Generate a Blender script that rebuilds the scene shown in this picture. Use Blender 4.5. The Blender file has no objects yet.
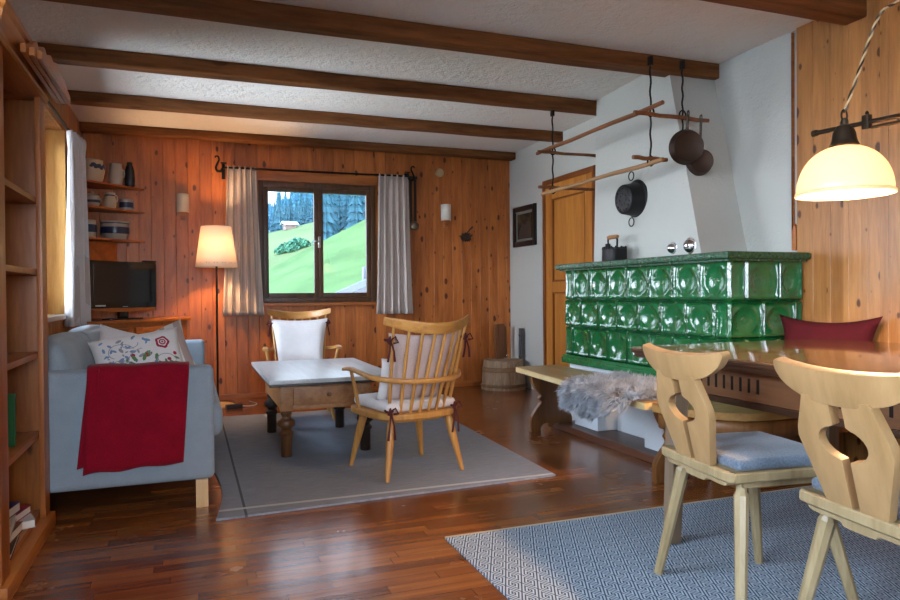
import bpy, bmesh, math, random
from mathutils import Vector, Matrix, Euler, noise as mnoise
rnd = random.Random(7)
PI = math.pi
SC = bpy.context.scene
COL = SC.collection

# ------------------------------------------------------------------ colours
def lin(h):
    if isinstance(h, str):
        h = h.lstrip('#'); v = [int(h[i:i+2], 16)/255 for i in (0, 2, 4)]
    else:
        v = [c/255 for c in h]
    return tuple(c/12.92 if c <= .04045 else ((c+.055)/1.055)**2.4 for c in v) + (1.0,)

# ------------------------------------------------------------------ node helper
class NT:
    def __init__(s, name):
        s.m = bpy.data.materials.new(name); s.m.use_nodes = True
        s.t = s.m.node_tree; s.n = s.t.nodes; s.l = s.t.links
        s.b = s.n['Principled BSDF']; s.out = s.n['Material Output']
    def new(s, typ, **kw):
        nd = s.n.new(typ)
        for k, v in kw.items():
            if k.startswith('i_'):
                key = k[2:]
                key = int(key) if key.isdigit() else key.replace('_', ' ')
                s.put(nd.inputs[key], v)
            else:
                setattr(nd, k, v)
        return nd
    def put(s, inp, v):
        if isinstance(v, bpy.types.NodeSocket): s.l.new(v, inp)
        else: inp.default_value = v
    def math(s, op, a, b=0.0, c=None):
        nd = s.n.new('ShaderNodeMath'); nd.operation = op
        s.put(nd.inputs[0], a); s.put(nd.inputs[1], b)
        if c is not None: s.put(nd.inputs[2], c)
        return nd.outputs[0]
    def vmath(s, op, a, b):
        nd = s.n.new('ShaderNodeVectorMath'); nd.operation = op
        s.put(nd.inputs[0], a); s.put(nd.inputs[1], b)
        return nd.outputs[0]
    def mix(s, f, a, b, mode='MIX'):
        nd = s.n.new('ShaderNodeMix'); nd.data_type = 'RGBA'; nd.blend_type = mode
        s.put(nd.inputs['Factor'], f); s.put(nd.inputs['A'], a); s.put(nd.inputs['B'], b)
        return nd.outputs['Result']
    def ramp(s, f, stops, interp='LINEAR'):
        nd = s.n.new('ShaderNodeValToRGB'); nd.color_ramp.interpolation = interp
        e = nd.color_ramp.elements
        while len(e) < len(stops): e.new(.5)
        for i, (p, c) in enumerate(stops):
            e[i].position = p; e[i].color = c if len(c) == 4 else tuple(c)+(1,)
        s.put(nd.inputs[0], f)
        return nd.outputs[0]
    def obj(s): return s.new('ShaderNodeTexCoord').outputs['Object']
    def sep(s, v):
        nd = s.new('ShaderNodeSeparateXYZ'); s.put(nd.inputs[0], v); return nd.outputs
    def comb(s, x, y, z):
        nd = s.new('ShaderNodeCombineXYZ')
        for i, v in enumerate((x, y, z)): s.put(nd.inputs[i], v)
        return nd.outputs[0]
    def noise(s, v, scale, detail=4, rough=.5, dist=0):
        nd = s.new('ShaderNodeTexNoise'); s.put(nd.inputs['Vector'], v)
        nd.inputs['Scale'].default_value = scale; nd.inputs['Detail'].default_value = detail
        nd.inputs['Roughness'].default_value = rough; nd.inputs['Distortion'].default_value = dist
        return nd.outputs[0]
    def white(s, v):
        nd = s.new('ShaderNodeTexWhiteNoise', noise_dimensions='1D'); s.put(nd.inputs['W'], v)
        return nd.outputs['Value']
    def bump(s, h, strength=.3, dist=.01):
        nd = s.new('ShaderNodeBump'); s.put(nd.inputs['Height'], h)
        nd.inputs['Strength'].default_value = strength; nd.inputs['Distance'].default_value = dist
        s.l.new(nd.outputs[0], s.b.inputs['Normal'])
    def set(s, **kw):
        for k, v in kw.items(): s.put(s.b.inputs[k.replace('_', ' ')], v)
        return s.m

def flat(name, c, rough=.6, metal=0, spec=.5, **kw):
    t = NT(name); t.set(Base_Color=lin(c), Roughness=rough, Metallic=metal)
    t.b.inputs['Specular IOR Level'].default_value = spec
    for k, v in kw.items(): t.put(t.b.inputs[k.replace('_', ' ')], v)
    return t.m

def wood(name, light, dark, grain='Z', rough=.45, scale=1.0, knots=0.0, plank=None, var=.25, spec=.4, coat=0, knotcol='#44200e', bumpy=.1):
    """grain = axis along which the fibres run; plank=(axis, width): tone changes board by board"""
    t = NT(name); o = t.obj(); x, y, z = t.sep(o)
    A = {'X': x, 'Y': y, 'Z': z}
    offs = 0.0; rand = None
    if plank:
        idx = t.math('FLOOR', t.math('DIVIDE', A[plank[0]], plank[1]))
        rand = t.white(idx); offs = t.math('MULTIPLY', rand, 37.0)
    info = t.new('ShaderNodeObjectInfo').outputs['Random']
    offs = t.math('ADD', offs, t.math('MULTIPLY', info, 11.0)) if plank else t.math('MULTIPLY', info, 11.0)
    f = {'X': (.9, 9, 9), 'Y': (9, .9, 9), 'Z': (9, 9, .9)}[grain]
    v = t.vmath('MULTIPLY', o, tuple(a*scale for a in f))
    v = t.vmath('ADD', v, t.comb(offs, offs, offs))
    n1 = t.noise(v, 1.6, 5, .6, .6)
    n2 = t.noise(t.vmath('MULTIPLY', v, (3.2, 3.2, 3.2)), 2.5, 3, .6)
    g = t.math('ADD', t.math('MULTIPLY', n1, .7), t.math('MULTIPLY', n2, .3))
    c = t.ramp(g, [(.33, lin(dark)), (.62, lin(light))])
    if rand is not None:
        k = t.math('ADD', 1-var/2, t.math('MULTIPLY', rand, var))
        c = t.mix(1.0, c, t.comb(k, t.math('POWER', k, 1.15), t.math('POWER', k, 1.3)), 'MULTIPLY')
    if knots:
        kf = {'X': (3.0, 6.5, 6.5), 'Y': (6.5, 3.0, 6.5), 'Z': (9.5, 9.5, 5.0)}[grain]
        kv = t.vmath('ADD', t.vmath('MULTIPLY', o, kf), t.comb(offs, offs, offs))
        vo = t.new('ShaderNodeTexVoronoi')
        if plank:
            vo.voronoi_dimensions = '2D'
            kv = t.comb(t.math('ADD', t.math('MULTIPLY', A[plank[0]], 8.5), offs), t.math('ADD', t.math('MULTIPLY', A[grain], 4.6), offs), 0.0)
        t.put(vo.inputs['Vector'], kv); vo.inputs['Scale'].default_value = 1.0
        d = t.math('ADD', vo.outputs['Distance'], t.math('MULTIPLY', t.noise(o, 40, 2), .06))
        sz = t.math('MULTIPLY', t.math('POWER', t.sep(vo.outputs['Color'])[0], 2.2), .15)
        kn = t.math('SUBTRACT', t.math('ADD', sz, .035), d)
        kn = t.new('ShaderNodeMapRange', i_Value=kn, i_1=-.03, i_2=.025).outputs[0]
        c = t.mix(t.math('MULTIPLY', kn, knots), c, lin(knotcol))
    t.set(Base_Color=c, Roughness=rough)
    t.b.inputs['Specular IOR Level'].default_value = spec
    if coat: t.b.inputs['Coat Weight'].default_value = coat; t.b.inputs['Coat Roughness'].default_value = .12
    if bumpy: t.bump(g, bumpy, .004)
    return t.m

def cloth(name, c1, c2=None, scale=420, rough=.95, stripe=None, bump=.25, sheen=.2):
    t = NT(name); o = t.obj()
    n = t.noise(o, scale, 2, .6); n0 = t.noise(o, 9, 3, .6)
    f = t.math('ADD', t.math('MULTIPLY', n, .65), t.math('MULTIPLY', n0, .35))
    c = t.ramp(f, [(.35, lin(c2 or c1)), (.65, lin(c1))])
    if stripe:
        ax, period, width, col = stripe
        a = {'X': 0, 'Y': 1, 'Z': 2}[ax]
        fr = t.math('FRACT', t.math('DIVIDE', t.sep(o)[a], period))
        c = t.mix(t.math('MULTIPLY', t.math('LESS_THAN', fr, width), .7), c, lin(col))
    t.set(Base_Color=c, Roughness=rough)
    t.b.inputs['Sheen Weight'].default_value = sheen
    t.b.inputs['Specular IOR Level'].default_value = .15
    t.bump(n, bump, .002)
    return t.m

# ------------------------------------------------------------------ materials
M = {}
M['wall_wood'] = wood('pine_panelling', '#bd6e32', '#8f4a1b', 'Z', .42, 1.0, .9, ('X', .105), .34, .4)
M['wall_wood_y'] = wood('pine_panelling_side', '#b97f48', '#946033', 'Z', .32, 1.0, .9, ('Y', .105), .34, .45)  # paler than the far wall: lamp glare put into the wood colour
M['casing'] = wood('casing_pine', '#b36a30', '#7f431a', 'X', .45, 1, .5)
M['dark_frame'] = wood('dark_window_wood', '#5a3a20', '#38220f', 'Z', .4, 1, 0)
M['window_pine'] = wood('light_window_pine', '#d8a860', '#b98343', 'Z', .4, 1, .4)
M['beam'] = wood('beam_wood', '#85532d', '#4a2811', 'X', .7, .8, .6, bumpy=.6, spec=.2)
M['bookcase'] = wood('bookcase_pine', '#b46a2e', '#85461a', 'Z', .4, 1, .7)
M['bookcase_h'] = wood('bookcase_shelf_pine', '#b8702f', '#8a4a1b', 'Y', .4, 1, .5)
M['cab'] = wood('cabinet_pine', '#a9632d', '#7c421a', 'X', .4, 1, .5)
M['corner_wood'] = wood('shelf_pine', '#b9672c', '#8a451a', 'X', .4, 1, .3)
M['beech'] = wood('beech', '#a07f56', '#886a44', 'Z', .36, .6, 0, spec=.45, bumpy=.04)
M['beech_edge'] = wood('beech_edge', '#b97b42', '#9c6230', 'Y', .35, 1, 0)
M['beech_pale'] = wood('pale_beech', '#9b8866', '#7d6b4a', 'Z', .35, 1.1, 0)
M['windsor'] = wood('armchair_beech', '#c6924f', '#a46e33', 'Z', .35, 1, 0)
M['windsor_h'] = wood('armchair_beech_rail', '#c28b49', '#a0692f', 'Y', .35, 1, 0)
M['ct_top'] = wood('scrubbed_table_top', '#c6c8c8', '#a9abab', 'Y', .28, 1, 0, ('X', .18), .1, .6, bumpy=.05)  # scrubbed pale wood, lightened further to take in the window's reflection
M['ct_wood'] = wood('coffee_table_pine', '#a87446', '#82522c', 'Y', .45, 1, .5)
M['ct_leg'] = wood('turned_brown_leg', '#6d4526', '#432611', 'Z', .4, 1, 0)
M['ct_leg_dark'] = wood('turned_dark_leg', '#33241a', '#1d130c', 'Z', .4, 1, 0)
M['dt_top'] = wood('polished_table_top', '#5f4330', '#43301f', 'Y', .10, 1, .2, spec=.6, coat=.6, bumpy=0)
M['dt_apron'] = wood('table_apron', '#6d4a30', '#4b3120', 'Y', .4, 1, 0)
M['dt_mould'] = wood('table_moulding', '#3f2a1c', '#2b1b12', 'Y', .3, 1, 0)
M['dt_leg'] = wood('grey_brown_leg', '#75624e', '#564534', 'Z', .5, 1, 0)
M['bench_top'] = wood('bench_board', '#a98a5a', '#86683e', 'Y', .4, 1, .3)
M['bench_edge'] = wood('bench_edge', '#d9c190', '#bca068', 'Y', .45, 1, 0)
M['bench_end'] = wood('trestle_brown', '#83562e', '#5d3919', 'Z', .4, 1, .2)
M['bench_corner'] = wood('corner_bench_board', '#a87d46', '#815a2e', 'X', .35, 1, .2)
M['door'] = wood('door_spruce', '#c5813a', '#a5642a', 'Z', .4, .7, 0, bumpy=.03)
M['door_case'] = wood('door_casing', '#8a4d20', '#6a3815', 'Z', .45, .8, 0)
M['rack'] = wood('rack_pole_wood', '#8d5630', '#63381d', 'Y', .55, 1, 0)
M['rack_pale'] = wood('pale_pole_wood', '#a57d55', '#835d3b', 'Y', .55, 1, 0)
M['tub'] = wood('weathered_tub', '#a3886c', '#735740', 'Z', .7, 1.3, .1, bumpy=.4)
M['tub_band'] = wood('tub_hoop', '#84603f', '#5c3f27', 'X', .7, 1, 0)
M['tub_stave'] = wood('tub_stave_board', '#7d5030', '#55331c', 'Z', .7, 1, .6, bumpy=.3)
M['grey_tool'] = flat('grey_weathered_metal', '#54565a', .5, .4)
M['hearth'] = wood('hearth_board', '#4e2f22', '#341d14', 'Y', .35, 1, 0)
M['hearth_edge'] = wood('hearth_trim', '#6b4330', '#4a2a1c', 'Y', .4, 1, 0)
M['iron'] = flat('wrought_iron', '#16130f', .5, .6)
M['black_iron'] = flat('black_cast_iron', '#1d1b1c', .45, .5)
M['pan'] = flat('sooty_pan', '#38271d', .5, .5)
M['pan_handle'] = flat('pan_handle_steel', '#43392f', .45, .7)
M['chrome'] = flat('chrome', '#e4e4e6', .12, 1)
M['brass_dark'] = flat('dark_bronze', '#4a3f33', .35, .9)
M['steel'] = flat('brushed_steel', '#a4a097', .3, 1)
M['tv'] = flat('tv_gloss_black', '#0c0c0e', .12, 0, .5)
M['tv_screen'] = flat('tv_screen', '#0d0e10', .1, 0, .6)
M['silver'] = flat('silver_plastic', '#a9acb0', .35, .3)
M['sofa'] = cloth('sofa_grey_blue', '#95a0a8', '#818c95', 300)
M['sofa_leg'] = wood('sofa_leg_birch', '#dcb98a', '#c79f6b', 'Z', .4, 1, 0)
M['blanket'] = cloth('crimson_wool', '#920b24', '#74071a', 260, sheen=.1, bump=.5)
M['pillow_white'] = cloth('white_linen', '#e4e0de', '#d2cdcb', 300)
M['pillow_stripe'] = cloth('striped_linen', '#dcd2cb', '#cabfb8', 300, stripe=('X', .075, .38, '#8d6f68'))
M['lilac'] = cloth('dusky_cushion', '#cdb9b3', '#b8a39d', 260)
M['lilac_white'] = cloth('pale_cushion', '#dcd6d4', '#c8c1bf', 260)
M['seat_pad'] = cloth('blue_grey_pad', '#66717e', '#495460', 160, bump=.5)
M['maroon'] = cloth('maroon_cushion', '#4e151b', '#3c1015', 300, sheen=0)
M['cord_red'] = flat('dark_red_cord', '#4a1216', .9)
M['curtain'] = cloth('curtain_linen', '#c9bcb4', '#b7aaa2', 240, stripe=('X', .07, .16, '#a4938c'))
M['curtain_y'] = cloth('curtain_linen_side', '#d0cac8', '#bfb8b6', 240, stripe=('Y', .07, .16, '#a99b95'))
M['jar'] = flat('salt_glaze', '#b7a58a', .35)
M['jar_grey'] = flat('grey_stoneware', '#a39b90', .35)
M['cobalt'] = flat('cobalt_glaze', '#1c2444', .3)
M['dark_glass'] = flat('dark_ceramic', '#1e222c', .25)
M['paper'] = flat('paper', '#d8d2c6', .8)
M['sconce'] = flat('sconce_ceramic', '#d9d4c6', .5)
M['ivory'] = flat('ivory_plastic', '#b69a72', .5)
M['dried'] = flat('dried_brown', '#3d2a20', .9)
M['leather'] = flat('dark_leather', '#2b1c13', .7)
M['bell'] = flat('old_bell_metal', '#6b5a48', .45, .7)
M['plug_black'] = flat('black_plastic', '#17171a', .5)
M['white_cable'] = flat('pale_cable', '#cfc6b8', .6)
M['cork'] = flat('wood_grip', '#9b6a3d', .6)
M['green_book'] = flat('green_cover', '#1e6a34', .6)

# plaster
def plaster(name, c, bs=.35):
    t = NT(name); o = t.obj()
    a = t.noise(o, 14, 6, .6, .4); b = t.noise(o, 70, 4, .6)
    d = t.noise(o, 1.3, 3, .5)
    col = t.mix(t.math('MULTIPLY', d, .35), lin(c), lin([int(int(c[i:i+2], 16)*.86) for i in (1, 3, 5)]))
    t.set(Base_Color=col, Roughness=.95)
    t.b.inputs['Specular IOR Level'].default_value = .15
    t.bump(t.math('ADD', t.math('MULTIPLY', a, .7), t.math('MULTIPLY', b, .3)), bs, .03)
    return t.m
M['plaster'] = plaster('lime_plaster', '#bfbfb8')
M['ceiling'] = plaster('ceiling_plaster', '#efece6', .8)
M['plinth'] = plaster('plinth_plaster', '#d5dade', .3)

def floor_mat():
    t = NT('strip_parquet'); o = t.obj(); x, y, z = t.sep(o)
    w = .06
    r = t.math('DIVIDE', y, w); row = t.math('FLOOR', r)
    rr = t.white(row)
    xs = t.math('DIVIDE', t.math('ADD', x, t.math('MULTIPLY', rr, 7.0)), .52)
    ci = t.math('FLOOR', xs)
    cid = t.white(t.math('ADD', t.math('MULTIPLY', row, 13.37), t.math('MULTIPLY', ci, 7.11)))
    v = t.vmath('ADD', t.vmath('MULTIPLY', o, (1.2, 14, 1)), t.comb(t.math('MULTIPLY', cid, 30.), 0, 0))
    g = t.noise(v, 2.2, 5, .6, .5)
    f = t.math('ADD', t.math('MULTIPLY', cid, .34), t.math('MULTIPLY', g, .66))
    c = t.ramp(f, [(.15, lin('#4a2713')), (.5, lin('#7a4522')), (.9, lin('#a66a34'))])
    e1 = t.math('ABSOLUTE', t.math('SUBTRACT', t.math('FRACT', r), .5))
    e2 = t.math('ABSOLUTE', t.math('SUBTRACT', t.math('FRACT', xs), .5))
    e = t.math('MAXIMUM', t.math('GREATER_THAN', e1, .482), t.math('GREATER_THAN', e2, .497))
    c = t.mix(t.math('MULTIPLY', e, .6), c, lin('#1c0d06'))
    ro = t.math('ADD', .17, t.math('MULTIPLY', t.noise(o, 3.0, 4, .6), .16))
    t.set(Base_Color=c, Roughness=ro); t.b.inputs['Specular IOR Level'].default_value = .55
    t.b.inputs['Coat Weight'].default_value = .25; t.b.inputs['Coat Roughness'].default_value = .15
    t.bump(t.math('SUBTRACT', t.noise(t.vmath('MULTIPLY', o, (1, 5, 1)), 5, 2), t.math('MULTIPLY', e, .4)), .06, .02)
    return t.m
M['floor'] = floor_mat()

def tile_mat():
    t = NT('green_glaze'); o = t.obj()
    g = t.noise(o, 9, 3, .6)
    geo = t.new('ShaderNodeNewGeometry')
    pt = t.new('ShaderNodeMapRange', i_Value=geo.outputs['Pointiness'], i_1=.42, i_2=.6).outputs[0]
    c = t.ramp(g, [(.3, lin('#033618')), (.7, lin('#085226'))])
    c = t.mix(t.math('MULTIPLY', pt, .35), c, lin('#2f9a5c'))  # convex edges tinted lighter in place of highlights on the glaze
    t.set(Base_Color=c, Roughness=.1); t.b.inputs['Specular IOR Level'].default_value = .75
    t.b.inputs['Coat Weight'].default_value = .25; t.b.inputs['Coat Roughness'].default_value = .05
    t.bump(t.noise(o, 34, 3, .6), .3, .012)
    return t.m
M['tile'] = tile_mat()
def cornice_mat():
    t = NT('dark_green_cornice'); o = t.obj()
    g = t.noise(o, 60, 4, .7)
    c = t.ramp(g, [(.4, lin('#0c3a22')), (.66, lin('#2c5c3c')), (.76, lin('#93ac97'))])
    t.set(Base_Color=c, Roughness=.2); t.b.inputs['Specular IOR Level'].default_value = .6
    t.bump(g, .5, .01); return t.m
M['cornice'] = cornice_mat()

def rug_diamond():
    t = NT('diamond_flatweave'); o = t.obj(); x, y, z = t.sep(o)
    p = .060
    fx = t.math('ABSOLUTE', t.math('SUBTRACT', t.math('FRACT', t.math('DIVIDE', x, p)), .5))
    fy = t.math('ABSOLUTE', t.math('SUBTRACT', t.math('FRACT', t.math('DIVIDE', y, p*2.1)), .5))
    d = t.math('ADD', fx, fy)
    k = t.math('FRACT', t.math('DIVIDE', t.math('ADD', t.math('ABSOLUTE', t.math('SUBTRACT', d, .5)), .045), .2))
    ln = t.math('LESS_THAN', k, .46)
    n = t.noise(o, 300, 2); n2 = t.noise(t.vmath('MULTIPLY', o, (1, 3, 1)), 6, 3)
    light = t.mix(n2, lin('#a0aebb'), lin('#bec8d0'))
    c = t.mix(ln, light, lin('#3c4a5a'))
    c = t.mix(t.math('MULTIPLY', n, .25), c, lin('#5f6c7a'))
    t.set(Base_Color=c, Roughness=.95); t.b.inputs['Specular IOR Level'].default_value = .1
    t.bump(t.math('ADD', n, t.math('MULTIPLY', ln, -.6)), .4, .004); return t.m
M['rug_diamond'] = rug_diamond()
def rug_grey():
    t = NT('ribbed_grey_weave'); o = t.obj(); x, y, z = t.sep(o)
    n = t.noise(t.vmath('MULTIPLY', o, (3, 60, 1)), 3, 3, .7); n2 = t.noise(o, 260, 2)
    w = t.math('SINE', t.math('MULTIPLY', y, 420))
    c = t.ramp(t.math('ADD', t.math('MULTIPLY', n, .7), t.math('MULTIPLY', n2, .3)), [(.3, lin('#6e747f')), (.7, lin('#9ca2ac'))])
    seam = t.math('LESS_THAN', t.math('ABSOLUTE', t.math('SUBTRACT', x, .13)), .006)
    c = t.mix(t.math('MULTIPLY', seam, .7), c, lin('#33343a'))
    b = t.math('LESS_THAN', t.math('ABSOLUTE', t.math('SUBTRACT', y, .055)), .014)
    c = t.mix(t.math('MULTIPLY', b, .8), c, lin('#c3c6c8'))
    t.set(Base_Color=c, Roughness=.95); t.b.inputs['Specular IOR Level'].default_value = .1
    t.bump(t.math('ADD', t.math('MULTIPLY', w, .4), n2), .5, .004); return t.m
M['rug_grey'] = rug_grey()
M['rug_hem'] = cloth('jute_hem', '#b3a483', '#94866a', 300)

def glass_mat():
    t = NT('window_glass')
    tr = t.new('ShaderNodeBsdfTransparent'); gl = t.new('ShaderNodeBsdfGlossy'); gl.inputs['Roughness'].default_value = .01
    fr = t.new('ShaderNodeFresnel'); fr.inputs['IOR'].default_value = 1.5
    mx = t.new('ShaderNodeMixShader'); t.l.new(fr.outputs[0], mx.inputs[0]); t.l.new(tr.outputs[0], mx.inputs[1]); t.l.new(gl.outputs[0], mx.inputs[2])
    t.l.new(mx.outputs[0], t.out.inputs['Surface']); return t.m
M['glass'] = glass_mat()

def shade_mat(name, col, emcol, em, rough=.5, ribs=False, tf=.6):
    t = NT(name)
    di = t.new('ShaderNodeBsdfDiffuse'); di.inputs['Color'].default_value = lin(col)
    tl = t.new('ShaderNodeBsdfTranslucent'); tl.inputs['Color'].default_value = lin(col)
    mx = t.new('ShaderNodeMixShader'); mx.inputs[0].default_value = tf
    t.l.new(di.outputs[0], mx.inputs[1]); t.l.new(tl.outputs[0], mx.inputs[2])
    if ribs:
        gl = t.new('ShaderNodeBsdfGlossy'); gl.inputs['Roughness'].default_value = .15
        m2 = t.new('ShaderNodeMixShader'); m2.inputs[0].default_value = .05
        t.l.new(mx.outputs[0], m2.inputs[1]); t.l.new(gl.outputs[0], m2.inputs[2]); mx = m2
    e = t.new('ShaderNodeEmission'); e.inputs['Color'].default_value = lin(emcol); e.inputs['Strength'].default_value = em
    ad = t.new('ShaderNodeAddShader'); t.l.new(mx.outputs[0], ad.inputs[0]); t.l.new(e.outputs[0], ad.inputs[1])
    t.l.new(ad.outputs[0], t.out.inputs['Surface']); return t.m
M['shade_glass'] = shade_mat('prismatic_glass', '#c4bbae', '#ffe2ba', .02, ribs=True, tf=.6)
M['shade_fabric'] = shade_mat('lamp_fabric', '#e9dccd', '#ffd9b0', .04, tf=.33)
def bulb_mat(c, e):
    t = NT('bulb_glow'); em = t.new('ShaderNodeEmission'); em.inputs[0].default_value = lin(c); em.inputs[1].default_value = e
    t.l.new(em.outputs[0], t.out.inputs['Surface']); return t.m
M['bulb'] = bulb_mat('#ffc68e', 1350)
M['bulb_warm'] = bulb_mat('#ffcb98', 430)

def noisy(name, c1, c2, scale, rough=.9, stretch=(1, 1, 1)):
    t = NT(name); o = t.obj()
    n = t.noise(t.vmath('MULTIPLY', o, stretch), scale, 5, .6)
    t.set(Base_Color=t.ramp(n, [(.35, lin(c1)), (.65, lin(c2))]), Roughness=rough)
    t.b.inputs['Specular IOR Level'].default_value = .1
    return t.m
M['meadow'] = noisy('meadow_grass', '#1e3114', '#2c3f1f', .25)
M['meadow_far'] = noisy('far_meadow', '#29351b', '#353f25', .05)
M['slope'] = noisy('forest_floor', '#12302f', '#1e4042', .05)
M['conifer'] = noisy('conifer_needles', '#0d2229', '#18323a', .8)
M['conifer_far'] = noisy('conifer_needles_hazy', '#142f3c', '#20404e', .8)  # distance haze mixed into the needle colour as a bluish tint
M['bush'] = noisy('bush_leaves', '#1d3d30', '#315540', 1.5)
M['bounce_ground'] = noisy('pale_bounce_ground', '#b8b8b4', '#d0d0cc', 2)
M['wool'] = noisy('sheep_wool', '#8d9096', '#bcc0c6', 14)
M['wool_base'] = flat('sheep_hide', '#a59a9a', .95)
M['cabin_wall'] = flat('cabin_boards', '#3a2d27', .9)
M['cabin_roof'] = flat('cabin_roof_sheet', '#6c7278', .6)
M['fence_wood'] = flat('grey_fence_boards', '#3a3f46', .9)
M['picture'] = noisy('old_painting', '#1a1a18', '#5a4630', 6)
M['black_frame'] = flat('black_lacquer', '#15100d', .35)
M['mount'] = flat('grey_mount', '#6c706c', .7)
M['twist_tan'] = flat('cloth_cable', '#b59a74', .8)
M['thread_red'] = flat('red_thread', '#9c2038', .9); M['thread_blue'] = flat('blue_thread', '#6f8bb0', .9)
M['thread_green'] = flat('green_thread', '#5d7d4a', .9); M['thread_grey'] = flat('grey_thread', '#8d8f98', .9)
M['mag_red'] = flat('red_cover', '#a1273f', .5); M['mag_blue'] = flat('blue_cover', '#35356e', .5)
M['mag_grey'] = flat('grey_cover', '#a9a39c', .5); M['mag_dark'] = flat('dark_cover', '#26211f', .5)
M['mag_cream'] = flat('cream_cover', '#cdb98c', .6); M['mag_brown'] = flat('brown_cover', '#6d3a2c', .5); M['mag_white'] = flat('white_cover', '#cbc7c4', .5)

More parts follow.
